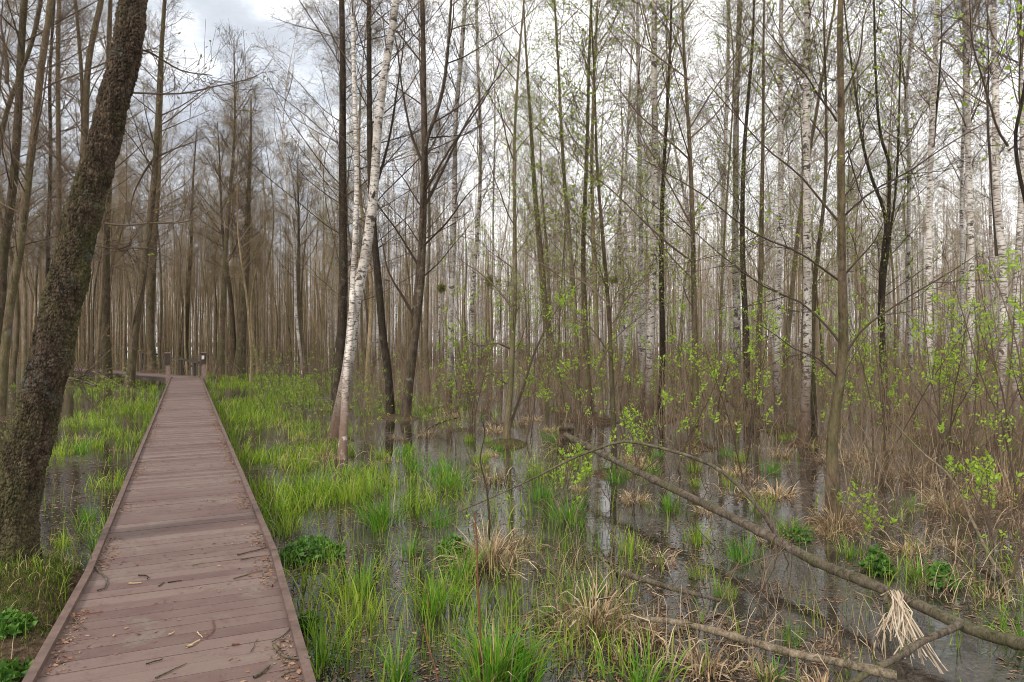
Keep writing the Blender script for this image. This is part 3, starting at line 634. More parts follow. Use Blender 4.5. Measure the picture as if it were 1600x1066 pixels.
def rail(px0, py0, px1, py1, Y0, Y1, label):
    a = np.array(W(px0, py0, Y0)); b = np.array(W(px1, py1, Y1)); t = thing('hand_rail', ((a[0] + b[0]) / 2, (a[1] + b[1]) / 2, 0), label, 'railing', 'low rails at the far end')
    O = np.array([(a[0] + b[0]) / 2, (a[1] + b[1]) / 2, 0])
    q = G(); P = np.array([a, b]) - O; d = nrm(P[1] - P[0])
    L = np.linalg.norm((P[1] - P[0])[:2]); an = math.atan2(d[1], d[0])
    seg = 14
    for i in range(seg):
        m = P[0] + (P[1] - P[0]) * (i + .5) / seg; q.box(m, (L / seg + .01, 0.12, 0.10), an)
    q.build('top_rail', ['railw'], t, smooth=False)
    for u in (0.2, 0.8):
        m = P[0] + (P[1] - P[0]) * u; q = G(); q.box((m[0], m[1], (m[2] - 0.08) / 2), (0.12, 0.12, m[2] - 0.07), an); q.build('rail_post', ['railw'], t, smooth=False)
rail(277, 560, 311, 567, 39, 36, 'low dark wooden rail between the two posts at the end of the boardwalk')
rail(217, 550, 245, 554, 50, 47, 'low dark wooden rail left of the posts behind the turning boardwalk')

# ------------------------------------------------------------------ trees one can tell apart
for i, (name, label, short, sp, stems, H, o) in enumerate(HEROES):
    o = dict(o); near = o.pop('near', False)
    root = hero(name, label, short, sp, stems, H, seed=i, **o)
    if near:   # cracked bark modelled on the nearest trunk
        tr = [c for c in root.children if c.name.startswith('trunk')][0]; me = tr.data
        S_ = o['sides']; n0 = len(me.vertices) // S_
        v = np.empty(len(me.vertices) * 3, np.float32); me.vertices.foreach_get('co', v); v = v.reshape(n0, S_, 3)
        zc = v[:, :, 2].mean(1); u7 = np.searchsorted(zc, 6.5) / n0
        us = np.r_[np.linspace(0, u7, 1400), np.linspace(u7, 1, 60)[1:]]; NR = len(us)
        idx = us * (n0 - 1); i0 = np.minimum(idx.astype(int), n0 - 2); f_ = (idx - i0)[:, None, None]
        vv = v[i0] * (1 - f_) + v[i0 + 1] * f_
        cc = vv.mean(1, keepdims=True); dn = vv - cc; dn = dn / np.linalg.norm(dn, axis=-1, keepdims=True)
        q = vv * np.array([1, 1, 0.6]); b = fbm(q * 38 + 9, 3); warp = np.stack([fbm(q * 9 + k_ * 5, 2) for k_ in range(3)], -1)
        d1 = worley(q * 40 + warp * 3); d2 = worley(q * 62 + 7 + warp * 2)
        big = fbm(vv * 3.2, 3) - 0.5; fur = np.abs(fbm(vv * np.array([15, 15, 3.6]) + 5, 3) - .5) * 2; ring = fbm(vv * np.array([2, 2, 9.]) + 3, 3) - .5
        hgt = 0.016 * (np.clip(fur * 2.6, 0, 1) - .7) + 0.009 * (np.clip(d1 * 2.4, 0, 1) - .6) + 0.006 * (np.clip(d2 * 2.4, 0, 1) - .6) + 0.008 * (b - 0.5) + 0.030 * big + 0.022 * ring
        foot = np.exp(-np.clip(vv[..., 2], 0, None) / 0.34); ang = np.arange(S_) / S_ * 6.283
        hgt = hgt + foot * 0.075 * (np.sin(ang * 5 + 1)[None] + 0.6 * np.sin(ang * 3)[None] + 0.8)
        vv = vv + dn * hgt[..., None]
        gm = G(); ix = np.arange(NR * S_).reshape(NR, S_)
        gm.add(vv.reshape(-1, 3), np.stack([ix[:-1], np.roll(ix, -1, 1)[:-1], np.roll(ix, -1, 1)[1:], ix[1:]], -1).reshape(-1, 4))
        new = gm.build('trunk_bark', ['alder_near']); tr.data = new.data; bpy.data.objects.remove(new)

# ------------------------------------------------------------------ the wood behind: prototypes and copies
def proto_tree(name, sp, H, rad, seed, bark, lm='bud', twig='twigm', lean=0.8, **ov):
    r = np.random.default_rng(seed); S = dict(dict(alder=ALD, birch=BIR, aspen=ASP)[sp]); S.update(dict(rt=0.0048)); S.update(ov)
    root = thing(name, (0, 0, 0), '', 'tree')
    P = np.array([[0, 0, -0.4], [r.normal() * .1, r.normal() * .1, H * .3], [r.normal() * lean * .5, r.normal() * lean * .5, H * .65], [r.normal() * lean, r.normal() * lean, H]])
    P = resample(P, 26, 0.08, r); u = np.linspace(0, 1, 26); Rr = rad * (1 - 0.93 * u ** 1.15) * (1 + 0.35 * np.exp(-np.clip(P[:, 2], 0, 9) / .4))
    tg = G(); tg.tubes(P[None], Rr[None], 9); tg.build('trunk', [bark], root)
    cg = G(); crownmesh(cg, P[None], Rr[None], S, r); cg.build('crown', [twig, lm], root)
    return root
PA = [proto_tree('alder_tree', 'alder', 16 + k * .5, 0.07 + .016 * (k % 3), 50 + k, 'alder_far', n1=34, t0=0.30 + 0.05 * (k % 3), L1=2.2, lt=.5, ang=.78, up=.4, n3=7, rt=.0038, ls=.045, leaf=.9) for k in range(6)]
PB = [proto_tree('birch_tree', 'birch', 17 + k * .6, 0.048 + .012 * (k % 3), 80 + k, 'birch', n1=34, n3=5, rt=.0034, ls=.045, leaf=.9) for k in range(5)]
PC = [proto_tree('aspen_tree', 'aspen', 13 + k, 0.032 + .010 * (k % 3), 110 + k, 'aspen', n1=34, n3=5, rt=.0034, lm='budg', ls=.05, leaf=.9) for k in range(4)]
def copy_tree(root, loc, rz, s):
    c = root.copy(); sc.collection.objects.link(c); c.location = loc; c.rotation_euler = (0, 0, rz); c.scale = s
    for ch in root.children:
        d = ch.copy(); sc.collection.objects.link(d); d.parent = c
    return c
ORD = ['first', 'second', 'third', 'fourth', 'fifth', 'sixth', 'seventh', 'eighth', 'ninth', 'tenth', 'eleventh', 'twelfth', 'thirteenth', 'fourteenth', 'fifteenth', 'sixteenth']
def gaps(items, fmt, edge):
    """items: (screen x, object, words) -> labels by gap between the named trees"""
    hs = sorted([(x, s) for x, y, s in heroes if 0 < x < 1600])
    bag = {}
    for x, o, wds in sorted(items, key=lambda e: e[0]):
        k = sum(1 for hx, _ in hs if hx < x); bag.setdefault((k, wds), []).append(o)
    for (k, wds), os_ in bag.items():
        for i, o in enumerate(os_):
            w = ORD[i] if i < 16 else str(i + 1) + 'th'
            if k == 0: o['label'] = fmt(w, wds, 'left of the ' + hs[0][1])
            elif k == len(hs): o['label'] = fmt(w, wds, 'right of the ' + hs[-1][1])
            else: o['label'] = fmt(w, wds, 'between %s and %s' % (hs[k - 1][1], hs[k][1]))
r = np.random.default_rng(21); placed = [(g(*h[4][0][0][0])) for h in HEROES]; bgs = []; first = {}
tries = 0
while len(bgs) < 255 and tries < 60000:
    tries += 1
    Y = math.sqrt(r.uniform(17 ** 2, 78 ** 2)); px = r.uniform(-90, 1690); X = (px - 800) / F * Y
    if px < 470 and Y < (29 if px < 225 else 33): continue
    if 470 <= px < 840 and Y < 25: continue
    if px > 840 and Y < 19: continue
    if r.random() > (0.45 if 60 < Y else 0.85) * (1 if px < 460 else .62): continue
    if dist_line(X, Y) < 1.7: continue
    if min((X - a) ** 2 + (Y - b) ** 2 for a, b in placed) < (0.9 + Y * 0.012) ** 2: continue
    q = r.random()
    if px < 430: kind = 'A' if q < .93 else 'B'
    elif px < 780: kind = 'A' if q < .35 else 'B' if q < .85 else 'C'
    else: kind = 'B' if q < .64 else 'C' if q < .90 else 'A'
    pr = dict(A=PA, B=PB, C=PC)[kind]; i = r.integers(len(pr)); s = r.uniform(0.82, 1.12); sr = s * r.uniform(0.8, 1.25)
    key = (kind, i)
    if key not in first: o = pr[i]; o.location = (X, Y, 0); o.rotation_euler = (0, 0, r.uniform(0, 6)); o.scale = (sr, sr, s); first[key] = o
    else: o = copy_tree(pr[i], (X, Y, 0), r.uniform(0, 6.28), (sr, sr, s))
    o.rotation_euler = (r.normal() * .032, r.normal() * .032, o.rotation_euler[2])
    o['group'] = {'A': 'alders of the wood behind', 'B': 'birches of the wood behind', 'C': 'slim young trees of the wood behind'}[kind]
    placed.append((X, Y)); bgs.append((px, o, {'A': 'dark alder', 'B': 'white birch', 'C': 'slim young tree'}[kind] + (', farther row' if Y > 48 else ', nearer row')))
gaps(bgs, lambda w, k, g_: '%s %s, %s' % (w, k, g_), None)
for pr in PA + PB + PC:
    if not pr.get('label'):
        for ch in list(pr.children): bpy.data.objects.remove(ch)
        bpy.data.objects.remove(pr)
# distant wood, one mass
def distant_wood():
    r = np.random.default_rng(5); n = 4200
    Y = np.sqrt(r.uniform(62 ** 2, 150 ** 2, n)); px = r.uniform(-350, 1950, n); X = (px - 800) / F * Y
    H = r.uniform(15, 20.5, n) * np.where(px < 500, 0.95, 1.0)
    u = np.linspace(0, 1, 6); P = np.zeros((n, 6, 3))
    P[:, :, 0] = X[:, None] + r.normal(size=(n, 1)) * .5 * u ** 2; P[:, :, 1] = Y[:, None]; P[:, :, 2] = -0.3 + H[:, None] * u
    Rr = r.uniform(.05, .11, n)[:, None] * (1 - .9 * u)
    bir = r.random(n) < np.clip((px - 350) / 600, 0.05, .72)
    gm = G(); gm.tubes(P[~bir], Rr[~bir], 4, 0); gm.tubes(P[bir], Rr[bir], 4, 1)
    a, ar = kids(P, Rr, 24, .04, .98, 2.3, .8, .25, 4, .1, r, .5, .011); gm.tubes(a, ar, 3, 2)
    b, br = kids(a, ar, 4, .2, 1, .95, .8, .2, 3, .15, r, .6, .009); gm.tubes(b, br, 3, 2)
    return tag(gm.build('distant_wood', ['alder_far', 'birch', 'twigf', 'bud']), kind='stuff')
distant_wood()
# ------------------------------------------------------------------ shrubs and undergrowth
def wands(gm, C, h, r, spread=.12, n2=5, rt=.0022, r0=.006, mi=0, leaf=0, ls=.03, lmi=1, top=False, L2=.28, curve=.13):
    """thin stems rising from C (B,3)"""
    B = len(C); d = nrm(np.stack([r.normal(size=B) * spread, r.normal(size=B) * spread, np.ones(B)], -1)); pts = [C]
    for k in range(6): d = nrm(d + r.normal(size=(B, 3)) * curve + np.array([0, 0, .03])); pts.append(pts[-1] + d * (h / 6)[:, None])
    P = np.stack(pts, 1); Rr = (r0 * (.6 + .8 * r.random(B)))[:, None] * np.linspace(1, .3, 7)
    gm.tubes(P, Rr, 4, mi)
    a, ar = kids(P, Rr, n2, .3, 1, L2, .7, .15, 4, .14, r, .6, rt); gm.tubes(a, ar, 3, mi)
    b, br = kids(a, ar, 3, .2, 1, L2 * .4, .7, .1, 3, .15, r, .6, rt * .8); gm.tubes(b, br, 3, mi)
    if leaf:
        n = int(len(a) * leaf); k = r.integers(0, len(a), n); cpt = a[k, 3]; m = 7
        cpt = np.repeat(cpt, m, 0) + r.normal(size=(n * m, 3)) * ls * .55
        gm.leaves(cpt, ls * (.6 + .7 * r.random(len(cpt))), .5, lmi, .5, r)
def shrub_proto(seed, n, h, rad, twig, leaf, lk, ls, cat='shrub', name='twiggy_shrub', **kw):
    kw = dict(dict(spread=.2, curve=.17), **kw)
    r = np.random.default_rng(seed); root = thing(name, (0, 0, 0), '', cat)
    C = np.stack([r.normal(size=n) * rad, r.normal(size=n) * rad, np.full(n, -.15)], -1)
    gm = G(); wands(gm, C, h * r.uniform(.5, 1, n), r, leaf=leaf, ls=ls, **kw); gm.build('stems', [twig, lk], root); return root
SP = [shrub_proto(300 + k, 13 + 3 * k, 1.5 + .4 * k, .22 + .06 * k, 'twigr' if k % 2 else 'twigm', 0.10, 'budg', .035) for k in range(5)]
SG = [shrub_proto(320 + k, 16, 1.9 + .3 * k, .35, 'twig', 0.95, 'leaf', .034, name='willow_shrub') for k in range(3)]
r = np.random.default_rng(33); items = []; used = set(); sp_pl = []
def put_shrub(pr, X, Y, s, grp, words):
    if id(pr) not in used: used.add(id(pr)); o = pr; o.location = (X, Y, 0)
    else: o = copy_tree(pr, (X, Y, 0), r.uniform(0, 6.28), (s, s, s))
    o['group'] = grp; items.append((topx(X, Y), o, words)); sp_pl.append((X, Y)); return o
k = 0
while k < 140:
    px = r.uniform(820, 1660) if k < 102 else r.uniform(560, 840)
    lo = 13.0 if px > 1330 else 14.5 if px > 1000 else 19
    Y = lo + (34 - lo) * r.random() ** 1.7; X = (px - 800) / F * Y
    if px > 1330 and r.random() < .18: Y = r.uniform(9.5, 13); X = (px - 800) / F * Y
    if sp_pl and min((X - a) ** 2 + (Y - b) ** 2 for a, b in sp_pl) < .45 ** 2: continue
    put_shrub(SP[r.integers(5)], X, Y, r.uniform(.65, 1.15), 'brown twiggy shrubs of the undergrowth', 'brown shrub' + (', near row' if Y < 18 else ', far row')); k += 1
for (px, py, s) in [(430, 640, 1), (455, 655, .9), (480, 630, 1.1), (500, 668, .8), (560, 640, .8), (410, 612, 1.2), (590, 690, .6), (445, 610, 1.2), (520, 620, 1), (570, 610, 1), (185, 640, .8), (160, 625, .9), (30, 640, .7), (60, 610, .9), (5, 700, .6), (700, 690, .5)]:
    X, Y = g(px, py); put_shrub(SG[r.integers(3)], X, Y, s * r.uniform(.8, 1), 'thin willow shrubs with fresh buds', 'green budding willow')
gaps(items, lambda w, k_, g_: '%s %s, %s' % (w, k_, g_), None)
# small copies: tussocks, tufts and leafy young saplings scattered through the water and the thicket
def tuft_proto(kind, seed):
    r = np.random.default_rng(seed); gm = G(); n = 150; a = r.random(n) * 6.28; q = r.random(n) ** .6 * .16; od = np.stack([np.cos(a), np.sin(a), a * 0], -1); C = od * q[:, None]; C[:, 2] = -.04
    if kind == 'straw': blades(gm, C, .2 * (.4 + .9 * r.random(n)), .008 * (.6 + .8 * r.random(n)), r, .7, 1.7, 5, 0, od * .9); m = ['strawd' if seed % 2 else 'straw']
    else:
        C = C[:80]; blades(gm, C, .3 * (.35 + .8 * r.random(80)), .009 * (.6 + .8 * r.random(80)), r, .25, .6, 5, 0, od[:80] * .9); m = ['sedge' if seed % 2 else 'grass']
    return gm.build('straw_tussock' if kind == 'straw' else 'sedge_tuft', m)
def sapling_proto(seed):
    r = np.random.default_rng(seed); root = thing('leafy_sapling', (0, 0, 0), '', 'sapling'); ns = 3; h = 2.6
    C = np.stack([r.normal(size=ns) * .1, r.normal(size=ns) * .1, np.full(ns, -.2)], -1); d = nrm(np.stack([r.normal(size=ns) * .14, r.normal(size=ns) * .14, np.ones(ns)], -1)); pts = [C]
    for k in range(9): d = nrm(d + r.normal(size=(ns, 3)) * .08); pts.append(pts[-1] + d * h / 9 * (.8 + .4 * r.random((ns, 1))))
    P = np.stack(pts, 1); Rr = .011 * np.linspace(1, .25, 10)[None] * (.7 + .5 * r.random((ns, 1)))
    sg_ = G(); sg_.tubes(P, Rr, 6); a, ar = kids(P, Rr, 9, .25, 1, .65, .75, .2, 6, .12, r, .6, .003); sg_.tubes(a, ar, 4)
    b, br = kids(a, ar, 4, .3, 1, .22, .7, .2, 3, .15, r, .7, .0022); sg_.tubes(b, br, 3); sg_.build('stems', ['twig'], root)
    lg = G(); e = np.concatenate([a[:, 5], a[:, 4], b[:, 2][r.random(len(b)) < .5]]); e = e[r.random(len(e)) < .4]
    c = np.repeat(e, 11, 0) + r.normal(size=(len(e) * 11, 3)) * [.022, .022, .04]; lg.leaves(c, .042 * (.5 + .9 * r.random(len(c))), .5, 0, .7, r); lg.build('foliage', ['leaf'], root); return root
def scatter_copies():
    r = np.random.default_rng(71); its = []; pl = []
    def put(protos, n, fn, grp, cat, wd, smin, smax, gap):
        used_ = set(); k = 0; tr = 0
        while k < n and tr < 5000:
            tr += 1; px, py = fn(); X, Y = g(px, py)
            if dist_line(X, Y) < 1.0 or (pl and min((X - a) ** 2 + (Y - b) ** 2 for a, b in pl) < gap ** 2): continue
            pr = protos[r.integers(len(protos))]; s_ = r.uniform(smin, smax)
            if id(pr) in used_: o = copy_tree(pr, (X, Y, 0), r.uniform(0, 6.28), (s_,) * 3)
            else: used_.add(id(pr)); o = pr; o.location = (X, Y, 0); o.scale = (s_,) * 3
            o['category'] = cat; o['group'] = grp; pl.append((X, Y)); k += 1
            its.append((px, o, wd + (', near the viewer' if Y < 9 else ', in mid distance' if Y < 14 else ', farther back')))
    put([tuft_proto('straw', 400 + k) for k in range(4)], 60, lambda: (r.uniform(600, 1640), 533 + 2187 / r.uniform(6, 24)) , 'small dead tussocks scattered over the water', 'tussock', 'small straw tussock', .6, 1.5, .5)
    put([tuft_proto('sedge', 410 + k) for k in range(4)], 46, lambda: (r.uniform(440, 1250) if r.random() < .8 else r.uniform(60, 230), 533 + 2187 / r.uniform(4.6, 15)), 'small sedge tufts scattered over the water', 'sedge tuft', 'small sedge tuft', .5, 1.2, .35)
    put([sapling_proto(420 + k) for k in range(5)], 30, lambda: (r.uniform(640, 1640), 533 + 2187 / r.uniform(11.5, 22)), 'leafy young saplings of the thicket', 'sapling', 'leafy sapling', .6, 1.35, .6)
    gaps(its, lambda w, k_, g_: '%s %s, %s' % (w, k_, g_), None)
def undergrowth():
    r = np.random.default_rng(41); n = 17000
    px = r.uniform(-150, 1800, n); Y = np.sqrt(r.uniform(18 ** 2, 70 ** 2, n)); X = (px - 800) / F * Y
    k = (dist_line(X, Y) > 1.6) & ((px > 820) | ((Y > 30) & (r.random(n) < .5)) ) & ((px > 480) | (Y > 38))
    cl = fbm(np.stack([X * .5, Y * .5, X * 0], -1), 3); k &= cl > .51
    C = np.stack([X, Y, np.full(n, -.1)], -1)[k]
    gm = G(); wands(gm, C, .5 + 2.6 * r.random(len(C)) ** 1.8, r, n2=3, rt=.005, r0=.008, leaf=0.16, ls=.055, spread=.26, curve=.17)
    tag(gm.build('undergrowth', ['twigr', 'budg']), kind='stuff')
undergrowth()
# near leafy saplings, placed one by one:  px, py, height m, lean, stems, description
SAP = [(742, 668, 2.6, -.1, 3, 'bird cherry sapling with bright leaf tufts left of the leafy pool sapling'),
 (830, 690, 3.2, .1, 3, 'tall thin sapling with lime leaves just right of the leafy pool sapling'),
 (905, 700, 3.0, .1, 4, 'lime-leaved sapling rising behind the mossy stump'),
 (975, 715, 2.4, -.05, 3, 'small leafy sapling behind the cut end of the fallen trunk'),
 (1060, 735, 2.2, .1, 3, 'leafy sapling between the open water stem and the arching brown tree'),
 (1180, 745, 2.4, 0, 4, 'sparse sapling with few green tips below the dark trunk pair'),
 (1372, 735, 3.0, -.05, 4, 'bright green sapling at the foot of the zigzag fork tree'),
 (1440, 745, 2.8, .05, 4, 'leafy sapling before the slim fork birch and the ringed tall birch'),
 (1500, 765, 2.9, .05, 4, 'leafy sapling before the brightest birch'),
 (1565, 775, 3.4, 0, 4, 'tall leafy sapling before the fringed heavy birch'),
 (1490, 835, 1.2, .2, 2, 'low bright green sapling among the brown stalk tangle'),
 (1545, 855, 1.1, .1, 3, 'low leafy sapling over dark water near the right edge'),
 (1610, 800, 3.2, -.1, 4, 'leafy sapling cut by the right frame edge'),
 (1345, 850, .7, 0, 2, 'tiny yellow-green sapling right of the nearest slender alder'),
 (880, 800, .9, .2, 3, 'dark short sapling with fresh tips beside a sedge tuft'),
 (1000, 780, 1.3, .1, 3, 'thin sapling with yellow tips in front of the open water stem')]
for i, (px, py, h, ln, ns, lab) in enumerate(SAP):
    r = np.random.default_rng(500 + i); X, Y = g(px, py); root = thing('leafy_sapling', (X, Y, 0), lab, 'sapling')
    C = np.stack([r.normal(size=ns) * .12, r.normal(size=ns) * .12, np.full(ns, -.2)], -1); d = nrm(np.stack([ln + r.normal(size=ns) * .14, r.normal(size=ns) * .14, np.ones(ns)], -1)); pts = [C]
    for k in range(9): d = nrm(d + r.normal(size=(ns, 3)) * .07); pts.append(pts[-1] + d * h / 9 * (.8 + .4 * r.random((ns, 1))))
    P = np.stack(pts, 1); Rr = (.006 + .003 * h) * .9 * np.linspace(1, .25, 10)[None] * (.7 + .5 * r.random((ns, 1)))
    sg_ = G(); sg_.tubes(P, Rr, 6); a, ar = kids(P, Rr, 9, .25, 1, h * .26, .75, .2, 6, .12, r, .6, .003); sg_.tubes(a, ar, 4)
    b, br = kids(a, ar, 4, .3, 1, .22, .7, .2, 3, .15, r, .7, .0022); sg_.tubes(b, br, 3); sg_.build('stems', ['twig'], root)
    lg = G(); e = np.concatenate([a[:, 5], a[:, 4], b[:, 2][r.random(len(b)) < .45]])
    e = e[e[:, 2] > .25 * h]; e = e[r.random(len(e)) < .30]
    m = 13; c = np.repeat(e, m, 0) + r.normal(size=(len(e) * m, 3)) * [.024, .024, .045]
    lg.leaves(c, .054 * (.6 + .7 * r.random(len(c))), .5, 0, .7, r); lg.build('foliage', ['leaf'], root)

# ------------------------------------------------------------------ grass, sedge, straw
def blades(gm, C, h, w, r, lean=.25, droop=.5, n=5, mi=0, outd=None):
    B = len(C); d = r.normal(size=(B, 3)); d[:, 2] = 0
    if outd is not None: d = d * .4 + outd
    d = nrm(d); side = nrm(np.cross(d, [0, 0, 1])); side = nrm(side + r.normal(size=(B, 3)) * .5); a0 = lean * (.15 + 1.3 * r.random(B) ** 1.6); dr = droop * r.random(B) * 1.6
    pts = [C]
    for k in range(n - 1):
        a = a0 + dr * (k / (n - 2)) ** 1.5; pts.append(pts[-1] + (np.sin(a)[:, None] * d + np.cos(a)[:, None] * np.array([0, 0, 1])) * (h / (n - 1))[:, None])
    P = np.stack(pts, 1); Wd = w[:, None] * np.array([.8, 1, .9, .65, .08] if n == 5 else np.linspace(1, .1, n)); gm.ribbons(P, Wd, side, mi)
def scatter(dens, n, r, ymin=3.6, ymax=40, xr=(-150, 1750)):
    px = r.uniform(*xr, n); py = HZ + (ZC * F) * np.exp(r.uniform(math.log(1 / ymax), math.log(1 / ymin), n))
    Y = ZC * F / (py - HZ); X = (px - 800) / F * Y
    k = (r.random(n) < dens(px, py, X, Y)) & (dist_line(X, Y) > .74); return X[k], Y[k], px[k], py[k]
def blob(px, py, cx, cy, rx, ry): return np.exp(-(((px - cx) / rx) ** 2 + ((py - cy) / ry) ** 2) ** 1.5)
def d_grass(px, py, X, Y):
    n = fbm(np.stack([X * 1.1, Y * 1.1, X * 0 + 4], -1), 3); n2 = fbm(np.stack([X * 3.5, Y * 3.5, X * 0 + 1], -1), 2)
    a = blob(px, py, 395, 660, 85, 75) * 1.1 + blob(px, py, 450, 750, 110, 75) * 1.0 + blob(px, py, 365, 605, 42, 25) * 1.2 + blob(px, py, 205, 655, 75, 42) * 1.1
    a += blob(px, py, 130, 740, 70, 60) * .30 + blob(px, py, 540, 790, 110, 45) * .55 + blob(px, py, 150, 830, 50, 70) * .2 + blob(px, py, 170, 600, 90, 18) * .5
    a += blob(px, py, 620, 950, 170, 130) * .06 + blob(px, py, 680, 760, 150, 60) * .08 + blob(px, py, 840, 770, 130, 60) * .06 + blob(px, py, 470, 940, 50, 140) * .08
    a += blob(px, py, 700, 1060, 260, 60) * .05 + blob(px, py, 980, 1066, 120, 50) * .05 + blob(px, py, 450, 600, 120, 18) * .5 + blob(px, py, 640, 640, 120, 18) * .3 + .012
    return np.clip(a * np.clip((n - .42) * 6, 0, 1) * (.35 + 1.3 * np.clip((n2 - .4) * 4, 0, 1)) * np.clip((Y / 6) ** .5, .7, 2), 0, 1)
scatter_copies()
r = np.random.default_rng(61)
gm = G(); X, Y, px, py = scatter(d_grass, 92000, r, 3.6, 42)
# every sampled point carries a tiny bunch so that the strip reads as tussocky
m = 3; X = np.repeat(X, m) + r.normal(size=len(X) * m) * .035; Y = np.repeat(Y, m) + r.normal(size=len(Y) * m) * .035
h = (.09 + .26 * r.random(len(X)) ** 1.3) * (1 + .25 * (fbm(np.stack([X * .8, Y * .8, X * 0], -1), 2) - .5)); kd = dist_line(X, Y) > .72; X, Y, h = X[kd], Y[kd], h[kd]
C = np.stack([X, Y, np.full(len(X), -.03)], -1); blades(gm, C, h, .006 + .005 * r.random(len(X)) + .0003 * Y, r, .34, .7)
tag(gm.build('grass', ['grass']), kind='stuff'); print('grass blades', len(X))
def tuft(name, cat, group, label, px, py, rp, hp, n, mats, lean=.35, droop=.7, w=.0055, seed=0, herbs=0):
    r = np.random.default_rng(700 + seed); X, Y = g(px, py); R = rp / F * Y; H = hp / F * Y
    gm = G(); a = r.random(n) * 6.28; q = r.random(n) ** .55 * R * 1.05 * (.6 + .5 * np.sin(a * 3 + seed)); od = np.stack([np.cos(a), np.sin(a), a * 0], -1)
    C = od * q[:, None]; C[:, 2] = -.03; mi = np.searchsorted([.0, .6, .9][:len(mats)], r.random(n)) - 1 if len(mats) > 1 else None
    hh = H * (.35 + .8 * r.random(n))
    for k in range(len(mats)):
        s = slice(None) if mi is None else mi == k
        blades(gm, C[s], hh[s], w * (.6 + .8 * r.random(len(C[s]))), r, lean * (0.4 + 1.1 * 1), droop, 5, k, od[s] * .9)
    o = gm.build(name, mats, loc=(X, Y, 0)); return tag(o, label, cat, group)
TUFTS = [(597, 822, 36, 56, 420, 'dense dark green sedge tuft beside the grass strip'), (702, 765, 34, 45, 300, 'wide sedge tuft in mid pool behind the straw tussock'),
 (775, 1066, 62, 105, 700, 'big bright sedge tuft at the bottom centre beside the red stem'), (1238, 838, 28, 36, 320, 'fresh round sedge tuft just above the fallen trunk'),
 (1048, 800, 34, 36, 260, 'bright sedge tuft directly behind the fallen trunk'), (890, 815, 30, 55, 260, 'upright sedge tuft left of the fallen trunk'),
 (1000, 1075, 60, 90, 170, 'open spray of long sedge leaves at the bottom right of the big tuft'), (1120, 930, 12, 70, 26, 'few tall reed leaves by the end of the short log'),
 (1435, 905, 50, 42, 320, 'feathery green sedge patch above the fallen trunk at right'), (500, 770, 40, 40, 260, 'loose yellow-green tuft near the right boardwalk edge'),
 (620, 1066, 30, 75, 160, 'narrow sedge tuft left of the big bright one'), (560, 930, 34, 80, 150, 'open tuft in the pool right of the marsh marigold patch'),
 (720, 905, 24, 75, 170, 'dark green tuft left of the straw tussock'), (640, 790, 20, 30, 120, 'small tuft right of the dense dark sedge tuft'),
 (640, 870, 26, 50, 110, 'thin tuft in the middle of the pool'), (1330, 870, 20, 40, 90, 'thin green tuft right of the straw collar'),
 (150, 880, 26, 60, 120, 'shaded green tuft between the thick leaning alder and the boardwalk'), (1210, 1066, 24, 60, 60, 'few green leaves below the straw mat'),
 (675, 960, 30, 80, 150, 'loose tuft left of the red stem'), (1600, 1010, 24, 100, 70, 'green reed leaves at the lower right corner'),
 (505, 1040, 26, 90, 110, 'thin tuft beside the stick on the boardwalk edge'), (1428, 800, 14, 40, 60, 'small tuft below the brown stalk tangle')]
for i, (px, py, rp, hp, n, lab) in enumerate(TUFTS):
    tuft('sedge_tuft', 'sedge tuft', 'green sedge tufts in the swamp', lab, px, py, rp, hp, int(n * .62), ['sedge', 'grass', 'strawd'], .30, .75, .0085, i)
for i, (px, py, rp, hp, n, lab) in enumerate(STRAW):
    tuft('straw_tussock', 'tussock', 'dead straw tussocks', lab, px, py, rp, hp * 1.1, int(n * (.85 if py > 870 else 1.2)), ['strawd', 'straw'], .75, 1.7, .0085 if py > 870 else .006, 60 + i)
# leafy marsh herbs
HERB = [(487, 868, 48, 26, 200, 'marsh marigold patch against the right boardwalk edge'), (708, 868, 26, 26, 150, 'leafy herb clump left of the straw tussock'),
 (1372, 895, 22, 34, 120, 'leafy herb clump in dark water right of the nearest slender alder'), (1470, 915, 22, 30, 120, 'leafy herb clump beside the feathery sedge patch'),
 (12, 1015, 34, 22, 110, 'leafy herbs on the mossy foot of the thick leaning alder'), (60, 900, 20, 22, 120, 'small bright herbs right of the thick leaning alder foot'),
 (1245, 842, 20, 12, 80, 'low herb leaves at the front of the fresh round sedge tuft'), (800, 1040, 34, 34, 120, 'herb leaves tucked behind the big bright sedge tuft'),
 (480, 985, 16, 20, 60, 'small floating herb by the right boardwalk edge'), (10, 1062, 40, 16, 80, 'dark herbs at the bottom left corner')]
for i, (px, py, rp, hp, n, lab) in enumerate(HERB):
    r = np.random.default_rng(900 + i); X, Y = g(px, py); R = rp / F * Y; H = hp / F * Y; gm = G()
    a = r.random(n) * 6.28; q = np.sqrt(r.random(n)) * R; e = np.stack([np.cos(a) * q, np.sin(a) * q, H * (1 - (q / R) ** 2) * (.4 + .6 * r.random(n)) + .02], -1)
    C0 = e * np.array([.7, .7, 0]); C0[:, 2] = -.05; P = np.stack([C0, (C0 + e) / 2 + [0, 0, .01], e], 1); gm.tubes(P, np.full((n, 3), .0018), 3)
    gm.leaves(np.repeat(e, 4, 0), .045 * (.6 + .8 * r.random(4 * n)), .62, 0, .25, r)
    if px < 100 and py < 1030:
        e[:, 2] += .12
    tag(gm.build('marsh_herb', ['herb'], loc=(X, Y, 0.12 if px < 30 and py < 1030 else 0)), lab, 'marsh plant', 'leafy marsh herbs')
